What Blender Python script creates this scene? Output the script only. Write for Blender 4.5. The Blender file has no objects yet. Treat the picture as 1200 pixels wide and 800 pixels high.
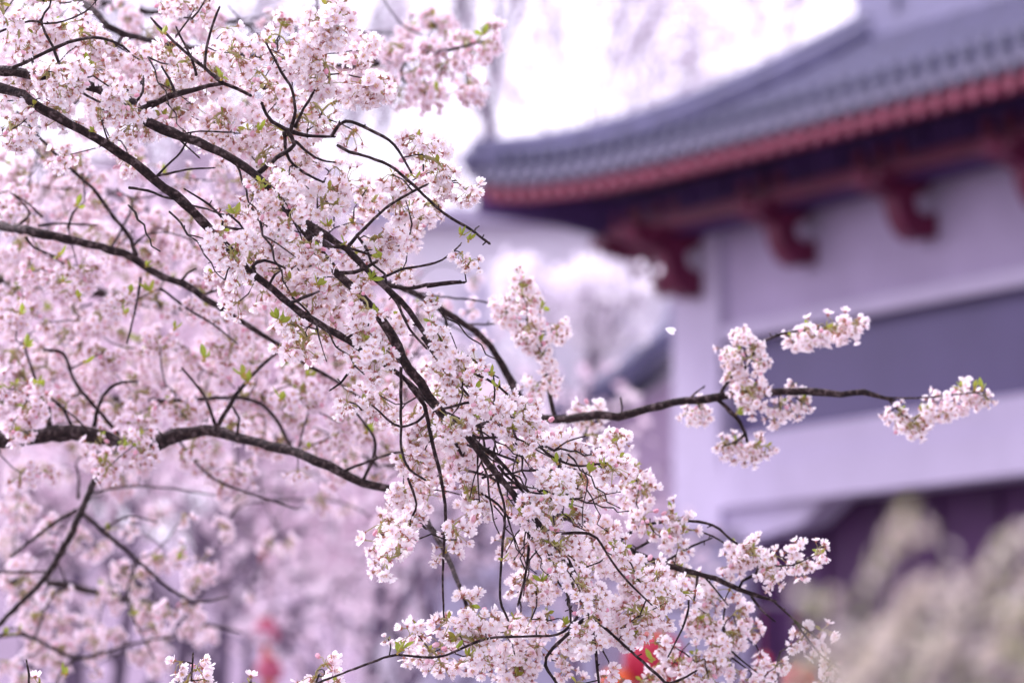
import bpy, math, random
import numpy as np
from mathutils import Vector, Matrix

random.seed(11)
rng = np.random.default_rng(11)
R = math.radians
S = bpy.context.scene
COL = S.collection

# ------------------------------------------------------------------ camera, sky, sun, exposure
PITCH = R(6.58)
CAM_Z = 1.6
FPX = 4500.0                       # focal length in photograph pixels (1200 wide)
cam = bpy.data.cameras.new('camera')
cam.lens = 135
cam.sensor_width = 36
cam.clip_start = 0.1
cam.clip_end = 3000
cam.dof.use_dof = True
cam.dof.focus_distance = 7.0
cam.dof.aperture_fstop = 3.5
cam.dof.aperture_blades = 0
camo = bpy.data.objects.new('camera', cam)
COL.objects.link(camo)
camo.location = (0, 0, CAM_Z)
camo.rotation_euler = (R(90) + PITCH, 0, 0)
S.camera = camo

SUN_EL, SUN_AZ = R(44), R(308)     # azimuth clockwise from +Y: high ahead, behind thin cloud
w = bpy.data.worlds.new('World')
S.world = w
w.use_nodes = True
nt = w.node_tree
nt.nodes.clear()
sky = nt.nodes.new('ShaderNodeTexSky')
sky.sky_type = 'NISHITA'
sky.sun_disc = False
sky.sun_elevation = SUN_EL
sky.sun_rotation = SUN_AZ
sky.air_density = 1.0
sky.dust_density = 5.0
sky.ozone_density = 1.0
hs = nt.nodes.new('ShaderNodeHueSaturation')
hs.inputs['Saturation'].default_value = 0.06
mx = nt.nodes.new('ShaderNodeMix')
mx.data_type = 'RGBA'
mx.blend_type = 'MULTIPLY'
mx.inputs['Factor'].default_value = 1.0
mx.inputs['B'].default_value = (0.97, 0.87, 1.12, 1)
bg = nt.nodes.new('ShaderNodeBackground')
bg.inputs['Strength'].default_value = 0.13
wo = nt.nodes.new('ShaderNodeOutputWorld')
nt.links.new(sky.outputs[0], hs.inputs['Color'])
nt.links.new(hs.outputs[0], mx.inputs['A'])
cl = nt.nodes.new('ShaderNodeMix')              # an even layer of pale cloud over the whole sky
cl.data_type = 'RGBA'
cl.blend_type = 'ADD'
cl.inputs['Factor'].default_value = 1.0
cl.inputs['B'].default_value = (3.5, 3.32, 4.0, 1)
nt.links.new(mx.outputs['Result'], cl.inputs['A'])
nt.links.new(cl.outputs['Result'], bg.inputs['Color'])
nt.links.new(bg.outputs[0], wo.inputs['Surface'])

sun = bpy.data.lights.new('sun', 'SUN')
sun.energy = 1.5
sun.angle = R(11)
sun.color = (1.0, 0.95, 0.93)
suno = bpy.data.objects.new('sun', sun)
COL.objects.link(suno)
sd = Vector((math.sin(SUN_AZ) * math.cos(SUN_EL), math.cos(SUN_AZ) * math.cos(SUN_EL), math.sin(SUN_EL)))
suno.rotation_euler = (-sd).to_track_quat('-Z', 'Y').to_euler()

vs = S.view_settings
vs.view_transform = 'Standard'
vs.look = 'None'
vs.gamma = 1
vs.exposure = 0.94
vs.use_curve_mapping = False
S.render.engine = 'CYCLES'
S.cycles.use_denoising = True
S.cycles.max_bounces = 10
S.cycles.diffuse_bounces = 6
S.cycles.transmission_bounces = 6

# ------------------------------------------------------------------ helpers
def at(x, y, d):
    """the world point seen at photograph pixel (x, y), d metres in front of the lens"""
    r, u = (x - 600) / FPX, (400 - y) / FPX
    return Vector((d * r, d * (math.cos(PITCH) - u * math.sin(PITCH)), CAM_Z + d * (math.sin(PITCH) + u * math.cos(PITCH))))

def project(p):
    v = p - Vector((0, 0, CAM_Z))
    d = v.y * math.cos(PITCH) + v.z * math.sin(PITCH)
    u = -v.y * math.sin(PITCH) + v.z * math.cos(PITCH)
    return 600 + FPX * v.x / d, 400 - FPX * u / d, d

class MB:
    """collects polygons and links them as ONE mesh object"""
    def __init__(self):
        self.v, self.f, self.m, self.a = [], [], [], []
    def add(self, vs_, fs_, mat=0, attr=None):
        o = len(self.v)
        self.v.extend([tuple(p) for p in vs_])
        self.f.extend([tuple(i + o for i in f) for f in fs_])
        self.m.extend([mat] * len(fs_))
        self.a.extend(list(attr) if attr is not None else [0.0] * len(vs_))
        return self
    def hexa(self, p, mat=0):
        """eight corners: bottom ring of four, top ring of four"""
        return self.add(p, [(3, 2, 1, 0), (4, 5, 6, 7), (0, 1, 5, 4), (1, 2, 6, 5), (2, 3, 7, 6), (3, 0, 4, 7)], mat)
    def box(self, x0, x1, y0, y1, z0, z1, mat=0):
        return self.hexa([(x0, y0, z0), (x1, y0, z0), (x1, y1, z0), (x0, y1, z0), (x0, y0, z1), (x1, y0, z1), (x1, y1, z1), (x0, y1, z1)], mat)
    def tube(self, pts, rad, sides=7, mat=0, knob=0.0, cap=True):
        pts = [Vector(p) for p in pts]
        n = len(pts)
        up = Vector((0.31, 0.22, 0.92))
        vv, ff = [], []
        for i, p in enumerate(pts):
            t = pts[min(i + 1, n - 1)] - pts[max(i - 1, 0)]
            if t.length < 1e-9: t = Vector((0, 0, 1))
            t.normalize()
            a = t.cross(up)
            if a.length < 1e-3: a = t.cross(Vector((1, 0, 0)))
            a.normalize()
            b = t.cross(a)
            for k in range(sides):
                th = 2 * math.pi * k / sides
                rr = rad[i] * (1 + (random.uniform(-knob, knob) if knob else 0))
                vv.append(p + a * (math.cos(th) * rr) + b * (math.sin(th) * rr))
        for i in range(n - 1):
            for k in range(sides):
                k2 = (k + 1) % sides
                ff.append((i * sides + k, i * sides + k2, (i + 1) * sides + k2, (i + 1) * sides + k))
        if cap:
            ff.append(tuple(range(sides - 1, -1, -1)))
            ff.append(tuple((n - 1) * sides + k for k in range(sides)))
        return self.add(vv, ff, mat)
    def ball(self, c, r, seg=10, rings=6, mat=0, sz=1.0):
        vv, ff = [], []
        for i in range(rings + 1):
            ph = math.pi * i / rings
            for k in range(seg):
                th = 2 * math.pi * k / seg
                vv.append((c[0] + r * math.sin(ph) * math.cos(th), c[1] + r * math.sin(ph) * math.sin(th), c[2] + r * sz * math.cos(ph)))
        for i in range(rings):
            for k in range(seg):
                ff.append((i * seg + k, (i + 1) * seg + k, (i + 1) * seg + (k + 1) % seg, i * seg + (k + 1) % seg))
        return self.add(vv, ff, mat)
    def lathe(self, c, prof, seg=20, mat=0, wob=0.0):
        vv, ff = [], []
        for (r, z) in prof:
            for k in range(seg):
                th = 2 * math.pi * k / seg
                q = r * (1 + wob * (k % 2))
                vv.append((c[0] + q * math.cos(th), c[1] + q * math.sin(th), c[2] + z))
        for i in range(len(prof) - 1):
            for k in range(seg):
                ff.append((i * seg + k, i * seg + (k + 1) % seg, (i + 1) * seg + (k + 1) % seg, (i + 1) * seg + k))
        return self.add(vv, ff, mat)
    def arrays(self):
        v = np.array(self.v, dtype=np.float32).reshape(-1, 3)
        tot = np.array([len(f) for f in self.f], dtype=np.int32)
        loops = np.fromiter((i for f in self.f for i in f), dtype=np.int32)
        return v, loops, tot, np.array(self.m, dtype=np.int32), np.array(self.a, dtype=np.float32)
    def mesh(self, name, mats, smooth=False):
        return mesh_from(name, self.arrays(), mats, smooth)
    def build(self, name, mats, parent=None, base=(0, 0, 0), smooth=False):
        if not isinstance(mats, (list, tuple)): mats = [mats]
        b = Vector(base)
        if b.length > 0: self.v = [tuple(Vector(p) - b) for p in self.v]
        o = bpy.data.objects.new(name, self.mesh(name, mats, smooth))
        COL.objects.link(o)
        o.parent = parent
        return o

def mesh_from(name, arr, mats, smooth=False):
    v, loops, tot, mi, at_ = arr
    me = bpy.data.meshes.new(name)
    me.vertices.add(len(v))
    me.vertices.foreach_set('co', v.ravel())
    me.loops.add(len(loops))
    me.loops.foreach_set('vertex_index', loops)
    me.polygons.add(len(tot))
    st = np.concatenate([[0], np.cumsum(tot)[:-1]]).astype(np.int32)
    me.polygons.foreach_set('loop_start', st)
    try:
        me.polygons.foreach_set('loop_total', tot)
    except Exception:
        pass
    for m in mats: me.materials.append(m)
    me.polygons.foreach_set('material_index', mi)
    me.polygons.foreach_set('use_smooth', np.full(len(tot), smooth, dtype=bool))
    a = me.attributes.new('tone', 'FLOAT', 'POINT')
    a.data.foreach_set('value', at_)
    me.update(calc_edges=True)
    me.validate()
    return me

def join(parts):
    """parts: list of (arrays, 4x4 matrix, tone offset)"""
    V, L, T, M, A = [], [], [], [], []
    o = 0
    for (v, l, t, m, a), mat, dt in parts:
        mm = np.array(mat, dtype=np.float32)
        V.append(v @ mm[:3, :3].T + mm[:3, 3])
        L.append(l + o); T.append(t); M.append(m); A.append(a + dt)
        o += len(v)
    return np.concatenate(V).astype(np.float32), np.concatenate(L).astype(np.int32), np.concatenate(T), np.concatenate(M), np.concatenate(A).astype(np.float32)

def tag(o, label=None, cat=None, group=None, kind=None):
    for k, x in (('label', label), ('category', cat), ('group', group), ('kind', kind)):
        if x: o[k] = x
    return o

def empty(name, loc, label=None, cat=None, group=None):
    o = bpy.data.objects.new(name, None)
    COL.objects.link(o)
    o.location = loc
    o.empty_display_size = 0.1
    return tag(o, label, cat, group)

def spline(pts, step):
    """Catmull-Rom through rows (x, y, z, r...), resampled about every `step`"""
    P = np.array(pts, dtype=float)
    out = []
    for i in range(len(P) - 1):
        p0, p1, p2, p3 = P[max(i - 1, 0)], P[i], P[i + 1], P[min(i + 2, len(P) - 1)]
        n = max(1, int(np.linalg.norm(p2[:3] - p1[:3]) / step))
        for k in range(n):
            t = k / n
            out.append(0.5 * (2 * p1 + (p2 - p0) * t + (2 * p0 - 5 * p1 + 4 * p2 - p3) * t * t + (3 * p1 - p0 - 3 * p2 + p3) * t ** 3))
    out.append(P[-1])
    return np.array(out)

# ------------------------------------------------------------------ materials
def mat(name, rgb, rough=0.7, var=0.12, scale=6.0, bump=0.0, bscale=40.0, spec=0.3, metal=0.0, stretch=None):
    m = bpy.data.materials.new(name)
    m.use_nodes = True
    t = m.node_tree
    b = t.nodes['Principled BSDF']
    b.inputs['Roughness'].default_value = rough
    b.inputs['Specular IOR Level'].default_value = spec
    b.inputs['Metallic'].default_value = metal
    tc = t.nodes.new('ShaderNodeTexCoord')
    src = tc.outputs['Object']
    if stretch:
        mp = t.nodes.new('ShaderNodeMapping')
        mp.inputs['Scale'].default_value = stretch
        t.links.new(src, mp.inputs['Vector'])
        src = mp.outputs[0]
    n = t.nodes.new('ShaderNodeTexNoise')
    n.inputs['Scale'].default_value = scale
    n.inputs['Detail'].default_value = 5
    t.links.new(src, n.inputs['Vector'])
    r = t.nodes.new('ShaderNodeValToRGB')
    r.color_ramp.elements[0].position = 0.3
    r.color_ramp.elements[1].position = 0.7
    r.color_ramp.elements[0].color = [c * (1 - var) for c in rgb] + [1]
    r.color_ramp.elements[1].color = [min(1, c * (1 + var)) for c in rgb] + [1]
    t.links.new(n.outputs['Fac'], r.inputs['Fac'])
    t.links.new(r.outputs['Color'], b.inputs['Base Color'])
    if bump:
        n2 = t.nodes.new('ShaderNodeTexNoise')
        n2.inputs['Scale'].default_value = bscale
        n2.inputs['Detail'].default_value = 4
        t.links.new(src, n2.inputs['Vector'])
        bp = t.nodes.new('ShaderNodeBump')
        bp.inputs['Strength'].default_value = bump
        bp.inputs['Distance'].default_value = 0.01
        t.links.new(n2.outputs['Fac'], bp.inputs['Height'])
        t.links.new(bp.outputs[0], b.inputs['Normal'])
    return m

def thin_mat(name, stops, trans=0.4, rough=0.55):
    """petals and leaves: diffuse + light coming through; colour runs along the 'tone' of each petal"""
    m = bpy.data.materials.new(name)
    m.use_nodes = True
    t = m.node_tree
    t.nodes.clear()
    out = t.nodes.new('ShaderNodeOutputMaterial')
    a = t.nodes.new('ShaderNodeAttribute')
    a.attribute_name = 'tone'
    oi = t.nodes.new('ShaderNodeObjectInfo')
    ad = t.nodes.new('ShaderNodeMath'); ad.operation = 'MULTIPLY_ADD'
    ad.inputs[1].default_value = 0.11
    t.links.new(oi.outputs['Random'], ad.inputs[0])
    t.links.new(a.outputs['Fac'], ad.inputs[2])
    r = t.nodes.new('ShaderNodeValToRGB')
    el = r.color_ramp.elements
    while len(el) < len(stops): el.new(0.5)
    for e, (p, c) in zip(el, stops):
        e.position = p
        e.color = (*c, 1)
    t.links.new(ad.outputs[0], r.inputs['Fac'])
    d = t.nodes.new('ShaderNodeBsdfPrincipled')
    d.inputs['Roughness'].default_value = rough
    d.inputs['Specular IOR Level'].default_value = 0.2
    tr = t.nodes.new('ShaderNodeBsdfTranslucent')
    mxs = t.nodes.new('ShaderNodeMixShader')
    mxs.inputs[0].default_value = trans
    t.links.new(r.outputs[0], d.inputs['Base Color'])
    t.links.new(r.outputs[0], tr.inputs['Color'])
    t.links.new(d.outputs[0], mxs.inputs[1])
    t.links.new(tr.outputs[0], mxs.inputs[2])
    t.links.new(mxs.outputs[0], out.inputs['Surface'])
    return m

M_PETAL = thin_mat('petal', [(0.0, (0.975, 0.95, 0.97)), (0.3, (0.965, 0.895, 0.935)), (0.7, (0.88, 0.60, 0.70)), (1.0, (0.58, 0.12, 0.20))])
M_STAMEN = thin_mat('stamen', [(0.0, (0.90, 0.76, 0.74)), (1.0, (0.70, 0.45, 0.16))], 0.2)
M_CALYX = thin_mat('calyx', [(0.0, (0.46, 0.13, 0.13)), (0.4, (0.40, 0.22, 0.12)), (1.0, (0.34, 0.24, 0.10))], 0.15)
M_PEDICEL = thin_mat('pedicel', [(0.0, (0.38, 0.36, 0.15)), (1.0, (0.42, 0.26, 0.16))], 0.1)
M_LEAF = thin_mat('young_leaf', [(0.0, (0.30, 0.42, 0.05)), (1.0, (0.42, 0.30, 0.08))], 0.4)
M_BUD = thin_mat('flower_bud', [(0.0, (0.78, 0.36, 0.46)), (1.0, (0.88, 0.62, 0.70))], 0.2)
M_PETAL_PINK = thin_mat('pink_petal', [(0.0, (0.94, 0.865, 0.925)), (0.3, (0.91, 0.79, 0.87)), (0.7, (0.80, 0.53, 0.65)), (1.0, (0.52, 0.12, 0.22))])
FM = [M_PETAL, M_STAMEN, M_CALYX, M_PEDICEL, M_LEAF, M_BUD]
FM_PINK = [M_PETAL_PINK] + FM[1:]
M_BARK = mat('bark', (0.034, 0.021, 0.021), 0.72, 0.7, 90, 1.0, 220, 0.2)
def bark_flecks(m):
    t = m.node_tree
    r = next(n for n in t.nodes if n.bl_idname == 'ShaderNodeValToRGB')
    r.color_ramp.elements[0].position = .35
    r.color_ramp.elements[0].color = (0.014, 0.009, 0.010, 1)
    r.color_ramp.elements[1].position = .55
    r.color_ramp.elements[1].color = (0.045, 0.028, 0.027, 1)
    e = r.color_ramp.elements.new(.66); e.color = (0.15, 0.11, 0.11, 1)
bark_flecks(M_BARK)
M_BARK_FAR = mat('grey_bark', (0.13, 0.095, 0.15), 0.85, 0.3, 6, 0.3, 30, 0.2)

# ------------------------------------------------------------------ the setting: ground, path, hill
ground = MB()
N = 60
vv, ff = [], []
for i in range(N + 1):
    for j in range(N + 1):
        x, y = -1200 + 2400 * i / N, -600 + 2400 * j / N
        vv.append((x, y, 0))
for i in range(N):
    for j in range(N):
        ff.append((i * (N + 1) + j, (i + 1) * (N + 1) + j, (i + 1) * (N + 1) + j + 1, i * (N + 1) + j + 1))
ground.add(vv, ff)
M_GROUND = mat('ground', (0.13, 0.11, 0.10), 0.95, 0.35, 0.6, 0.4, 12)
tag(ground.build('ground', M_GROUND), kind='structure')
path = MB()
path.box(-3.2, 1.8, -3, 38, -0.05, 0.004)
tag(path.build('path', mat('path_paving', (0.26, 0.24, 0.26), 0.9, 0.2, 1.5, 0.3, 20)), kind='structure')

M_HILL = mat('hill_cover', (0.28, 0.21, 0.285), 0.95, 0.25, 0.12, 0.5, 0.5)
hill = MB()
vv, ff = [], []
NX, NY = 90, 12
for i in range(NX + 1):
    for j in range(NY + 1):
        x = -130 + 200 * i / NX
        y = 150 + 90 * j / NY
        s = math.sin(math.pi * 0.5 * min(1, j / (NY * 0.35))) * (1 if j < NY - 2 else (NY - j) / 3)
        h = 15.0 + 1.6 * math.sin(x * 0.11) + 1.2 * math.sin(x * 0.29 + 2) - max(0, x + 5) * 0.25
        vv.append((x, y, max(0, h) * s - 0.3 + random.uniform(-.5, .5) * s))
for i in range(NX):
    for j in range(NY):
        a = i * (NY + 1) + j
        ff.append((a, a + NY + 1, a + NY + 2, a + 1))
hill.add(vv, ff)
tag(hill.build('hill', M_HILL, smooth=True), kind='structure')

# ------------------------------------------------------------------ the gate hall on the right
CORNER = Vector((2.2, 50.0))
UD = Vector((0.483, -0.875))       # along the facade, towards the viewer
ND = Vector((-0.875, -0.483))      # out of the facade
def W(t, n, z):
    p = CORNER + UD * t + ND * n
    return Vector((p.x, p.y, z))
def wbox(mb, t0, t1, n0, n1, z0, z1, m=0):
    return mb.hexa([W(t0, n0, z0), W(t1, n0, z0), W(t1, n1, z0), W(t0, n1, z0), W(t0, n0, z1), W(t1, n0, z1), W(t1, n1, z1), W(t0, n1, z1)], m)

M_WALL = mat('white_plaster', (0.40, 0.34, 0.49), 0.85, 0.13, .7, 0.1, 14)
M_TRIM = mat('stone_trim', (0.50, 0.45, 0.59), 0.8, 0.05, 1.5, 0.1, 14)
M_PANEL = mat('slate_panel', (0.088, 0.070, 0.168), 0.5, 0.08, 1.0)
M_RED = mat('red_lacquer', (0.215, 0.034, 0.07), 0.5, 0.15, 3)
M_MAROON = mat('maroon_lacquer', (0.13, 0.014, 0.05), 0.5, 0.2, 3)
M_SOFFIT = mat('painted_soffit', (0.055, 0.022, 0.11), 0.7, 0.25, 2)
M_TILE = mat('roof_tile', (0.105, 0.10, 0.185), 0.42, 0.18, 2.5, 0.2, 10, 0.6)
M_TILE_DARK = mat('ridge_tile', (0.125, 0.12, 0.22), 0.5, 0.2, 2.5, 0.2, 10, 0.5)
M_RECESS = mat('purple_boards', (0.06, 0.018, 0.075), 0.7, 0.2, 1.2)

T1 = 24.0                                            # the hall runs on past the frame
hall = empty('gate_hall', W(0, 0, 0), 'Chinese gate hall with upturned grey tile roof, red eaves and white walls', 'building')
HB = W(0, 0, 0)
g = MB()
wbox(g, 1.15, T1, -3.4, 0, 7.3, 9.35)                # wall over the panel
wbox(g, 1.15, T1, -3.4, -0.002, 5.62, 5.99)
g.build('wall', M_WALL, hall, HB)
g = MB()
wbox(g, 0.0, 1.15, -3.5, 0.12, 0, 9.35)
g.build('column', M_TRIM, hall, HB)
g = MB()
wbox(g, T1 - 1.2, T1, -3.5, 0.12, 0, 9.349)
g.build('column', M_TRIM, hall, HB)
g = MB()
wbox(g, 1.15, T1, -0.3, -0.12, 5.99, 7.3)
g.build('dark_panel', M_PANEL, hall, HB)
g = MB()
wbox(g, 1.16, T1, -3.4, 0.16, 5.09, 5.60)
wbox(g, 1.16, T1, -0.1, 0.10, 5.60, 6.0)
g.build('lintel', M_TRIM, hall, HB)
g = MB()
wbox(g, 1.16, T1, 0.002, 0.09, 7.24, 7.44)
g.build('cornice', M_TRIM, hall, HB)
g = MB()                                             # splayed corner brace under the lintel
g.hexa([W(1.151, -.38, 4.62), W(2.9, -.38, 4.80), W(2.9, .04, 4.80), W(1.151, .04, 4.62), W(1.151, -.38, 5.088), W(3.5, -.38, 5.088), W(3.5, .04, 5.088), W(1.151, .04, 5.088)])
g.build('corner_brace', M_TRIM, hall, HB)
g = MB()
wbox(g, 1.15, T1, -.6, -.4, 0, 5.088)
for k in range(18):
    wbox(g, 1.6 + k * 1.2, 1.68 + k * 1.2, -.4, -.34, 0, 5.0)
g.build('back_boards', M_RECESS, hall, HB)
g = MB()
wbox(g, -0.8, T1 + .8, -4.6, 1.2, 0, 0.45); wbox(g, -0.4, T1 + .4, -4.2, .8, 0.45, .6)
g.build('plinth', M_TRIM, hall, HB)

# roof: eave overhang 2 m, hips at 45 degrees in plan, corner swept up
ZE, ZR, NE, NR = 9.28, 11.30, 2.0, -1.95
def lift(t): return 0.46 * math.exp(-max(0, t + 2) / 2.2) + 0.46 * math.exp(-max(0, T1 + 2 - t) / 1.9)
def roof_pt(t, s, dz=0.0):
    n = NE + (NR - NE) * s
    z = ZE + (ZR - ZE) * (0.62 * s + 0.38 * s * s) + lift(t) * (1 - s) ** 1.6
    return W(t, n, z + dz)
def hip_t(s): return -2 + 3.95 * s
def slope(mb, f, ns=12, ntt=60, dz=0.0, m=0):
    vv, ff = [], []
    for j in range(ns + 1):
        s = j / ns
        a, b = hip_t(s), T1 + 2 - 3.95 * s
        for i in range(ntt + 1):
            vv.append(f(a + (b - a) * (i / ntt) ** 1.5, s, dz))
    for j in range(ns):
        for i in range(ntt):
            q = j * (ntt + 1) + i
            ff.append((q, q + 1, q + ntt + 2, q + ntt + 1))
    mb.add(vv, ff, m)
def mirror(t, s, dz=0.0):
    p = roof_pt(t, s, dz)
    n = NE + (NR - NE) * s
    q = W(t, 2 * NR - n, 0)
    return Vector((q.x, q.y, p.z))
g = MB()
slope(g, roof_pt); slope(g, mirror)
for end in (0, 1):                                    # the two hipped ends
    vv, ff = [], []
    for j in range(13):
        s = j / 12
        n0, n1 = NE + (NR - NE) * s, 2 * NR - (NE + (NR - NE) * s)
        t = hip_t(s) if not end else T1 + 2 - 3.95 * s
        for i in range(17):
            u = i / 16
            e = min(u, 1 - u)
            n = n0 + (n1 - n0) * u
            z = ZE + (ZR - ZE) * (0.62 * s + 0.38 * s * s) + 0.46 * math.exp(-e * 7.9 * (1 - s) / 2.2) * (1 - s) ** 1.6
            vv.append(W(t, n, z))
    for j in range(12):
        for i in range(16):
            q = j * 17 + i
            ff.append((q, q + 1, q + 18, q + 17))
    g.add(vv, ff)
SP = 0.34
k = 0
t = -1.9
while t < T1 + 1.9:                                   # rolls of barrel tiles running up the slope
    smax = min(1.0, (t + 2) / 3.95, (T1 + 2 - t) / 3.95)
    if smax > 0.05:
        n = max(2, int(10 * smax))
        g.tube([roof_pt(t, smax * i / n, 0.02) for i in range(n + 1)], [0.085] * (n + 1), 6, 0)
    t += SP
t = -1.9
while t < T1 + 1.9:                                   # dark caps along the tile ends
    p = roof_pt(t, 0.055, 0.13)
    g.ball(p, 0.078, 8, 5, 1, 2.3)
    t += SP
t = -1.95
while t < T1 + 1.9:                                   # the round and drip tile ends at the edge
    p = roof_pt(t, 0.0, 0.0)
    a = W(0, 0.06, 0) - W(0, 0, 0)
    g.tube([p - a, p + a], [0.10, 0.10], 10, 2)
    q = roof_pt(t + SP / 2, 0.0, -0.09)
    g.tube([q - a, q + a], [0.10, 0.08], 6, 2)
    t += SP
g.build('roof', [M_TILE, mat('tile_cap_glaze', (0.045, 0.045, 0.085), .5), mat('tile_end_glaze', (0.10, 0.095, 0.155), .5)], hall, HB)
g = MB()
hp = [roof_pt(hip_t(s / 14), s / 14, 0.16) for s in range(15)]
g.tube(hp, [0.17] * 15, 8, 0)
g.tube([p + Vector((0, 0, .2)) for p in hp], [0.10] * 15, 8, 0)
tip = hp[0]
g.ball(tip, .19, 10, 6, 0, 1.0)
g.build('hip_ridge', M_TILE_DARK, hall, HB)
g = MB()
hp = [roof_pt(T1 + 2 - 3.95 * s / 14, s / 14, 0.16) for s in range(15)]
g.tube(hp, [0.17] * 15, 8, 0)
g.build('hip_ridge', M_TILE_DARK, hall, HB)
g = MB()
wbox(g, 1.95, T1 - 1.95, NR - .16, NR + .16, ZR - .2, ZR + .95)
wbox(g, 1.7, T1 - 1.7, NR - .24, NR + .24, ZR + .95, ZR + 1.1)
wbox(g, 1.95, T1 - 1.95, NR - .22, NR + .22, ZR - .1, ZR + .16)
g.build('ridge', M_TILE_DARK, hall, HB)
g = MB()                                              # curled finial at the ridge end
wbox(g, 1.6, 2.5, NR - .2, NR + .2, ZR + .1, ZR + 1.5)
g.tube([W(2.1, NR, ZR + 1.4), W(1.75, NR, ZR + 1.9), W(2.0, NR, ZR + 2.3), W(2.5, NR, ZR + 2.2)], [.25, .2, .14, .06], 8)
g.build('ridge_finial', M_TILE_DARK, hall, HB)

def eave_path(n_in, dz, t0=-2.0):
    """points along the front eave, n_in metres in from the edge"""
    out = []
    for i in range(61):
        t = t0 + n_in + (T1 + 4 - 2 * n_in) * (i / 60) ** 1.5
        out.append((t, NE - n_in, ZE + lift(t) * (1 - n_in / 3.2) + dz))
    return out
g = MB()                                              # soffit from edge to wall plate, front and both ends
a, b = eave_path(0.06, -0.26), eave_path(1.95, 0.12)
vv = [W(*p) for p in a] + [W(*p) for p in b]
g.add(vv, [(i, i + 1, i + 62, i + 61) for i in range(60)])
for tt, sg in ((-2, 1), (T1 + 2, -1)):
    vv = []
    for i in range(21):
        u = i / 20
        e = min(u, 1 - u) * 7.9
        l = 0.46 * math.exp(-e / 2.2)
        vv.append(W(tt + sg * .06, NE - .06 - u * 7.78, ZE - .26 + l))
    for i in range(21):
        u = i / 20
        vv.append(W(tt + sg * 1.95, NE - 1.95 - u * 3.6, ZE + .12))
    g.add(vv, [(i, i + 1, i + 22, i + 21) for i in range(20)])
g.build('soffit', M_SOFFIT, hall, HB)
g = MB()                                              # red rafter ends and fascia below the tiles
p0, p1 = eave_path(0.05, -0.10), eave_path(0.05, -0.245)
q0, q1 = eave_path(0.12, -0.10), eave_path(0.12, -0.245)
for i in range(60):
    g.hexa([W(*p1[i]), W(*p1[i + 1]), W(*q1[i + 1]), W(*q1[i]), W(*p0[i]), W(*p0[i + 1]), W(*q0[i + 1]), W(*q0[i])])
t = -1.85
while t < T1 + 1.9:
    l = lift(t)
    n0, n1 = NE + .02, NE - .22
    za, zb = ZE + l - .29, ZE + l * .93 - .27
    g.tube([W(t, n0, za), W(t, n1, zb)], [.088, .088], 8, 0)
    t += SP
for i in range(22):                                   # the hipped end's rafter ends
    u = (i + .5) / 22
    l = 0.46 * math.exp(-min(u, 1 - u) * 7.9 / 2.2)
    n = NE - u * 7.9
    g.tube([W(-2.02, n, ZE + l - .29), W(-1.2, n, ZE + l * .6 - .17)], [.088, .088], 8, 0)
g.build('eave_rafters', M_RED, hall, HB)
g = MB()                                              # purlin with the blue bosses
wbox(g, -.9, T1 + .9, 0.62, 0.80, 8.68, 8.86)
wbox(g, -.95, -.77, -4.4, .75, 8.682, 8.858)
g.build('purlin', M_MAROON, hall, HB)
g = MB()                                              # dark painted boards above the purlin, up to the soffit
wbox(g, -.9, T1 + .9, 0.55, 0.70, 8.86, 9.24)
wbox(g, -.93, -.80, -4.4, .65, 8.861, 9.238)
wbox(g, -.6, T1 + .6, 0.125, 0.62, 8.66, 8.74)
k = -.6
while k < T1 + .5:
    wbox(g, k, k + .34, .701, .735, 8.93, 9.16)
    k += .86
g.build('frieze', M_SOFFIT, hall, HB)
g = MB()                                              # the corner beam carrying the upturned tip
for e0, e1, za, zb, ta, tb in ((1.93, .1, 9.16, 8.70, 9.42, 9.2), (1.2, .1, 8.98, 8.5, 9.06, 8.72)):
    A, B = Vector((-e0, e0)), Vector((-e1, e1))
    o = Vector((.13, .13))
    c8 = []
    for (z0, z1) in ((za, zb), (ta, tb)):
        for q, z in ((A - o, z0), (B - o, z1), (B + o, z1), (A + o, z0)): c8.append(W(q.x, q.y, z))
    g.hexa(c8)
g.build('corner_beam', M_SOFFIT, hall, HB)
def bracket(t, corner=False, big=1.12):
    """strut carved in steps from the wall out to the eave, with cross arms"""
    g = MB()
    prof = [(0.0, 8.10), (0.22, 8.06), (0.36, 8.12), (0.47, 8.28), (0.52, 8.48), (0.82, 8.58), (0.92, 8.76), (0.04, 8.76), (0.10, 8.60), (0.28, 8.50), (0.26, 8.38), (0.16, 8.32), (0.0, 8.36)]
    prof = [(n * big, 8.76 - (8.76 - z) * big) for n, z in prof]
    wd = .15
    def pt(n, z, off):
        if corner: return W(t - .45 - n * .75 + off * .7, n * .75 + off * .7, z)
        return W(t + off, n, z)
    a = [pt(n, z, -wd) for n, z in prof]; b = [pt(n, z, wd) for n, z in prof]
    k = len(prof)
    g.add(a + b, [tuple(range(k - 1, -1, -1)), tuple(range(k, 2 * k))] + [(i, (i + 1) % k, k + (i + 1) % k, k + i) for i in range(k)])
    g.build('bracket', M_MAROON, hall, HB)
    g = MB()
    for z, ln, n in ((8.78, .55, .55), (8.60, .36, .78)):
        if corner: g.hexa([W(t - 1 - ln * .2 + x * ln, n + y, z + h) for h in (0, .12) for x, y in ((0, 0), (1, 0), (1, .16), (0, .16))])
        else: wbox(g, t - ln, t + ln, n, n + .16, z, z + .12)
    for x in (-.42, 0, .42):
        wbox(g, t + x - .1 - (.8 if corner else 0), t + x + .1 - (.8 if corner else 0), .50, .74, 8.905, 9.06)
    g.build('bracket_arm', M_MAROON, hall, HB)
bracket(.35, True)
bracket(.62, big=1.3)
for q in range(9): bracket(3.12 + 2.58 * q)

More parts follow.
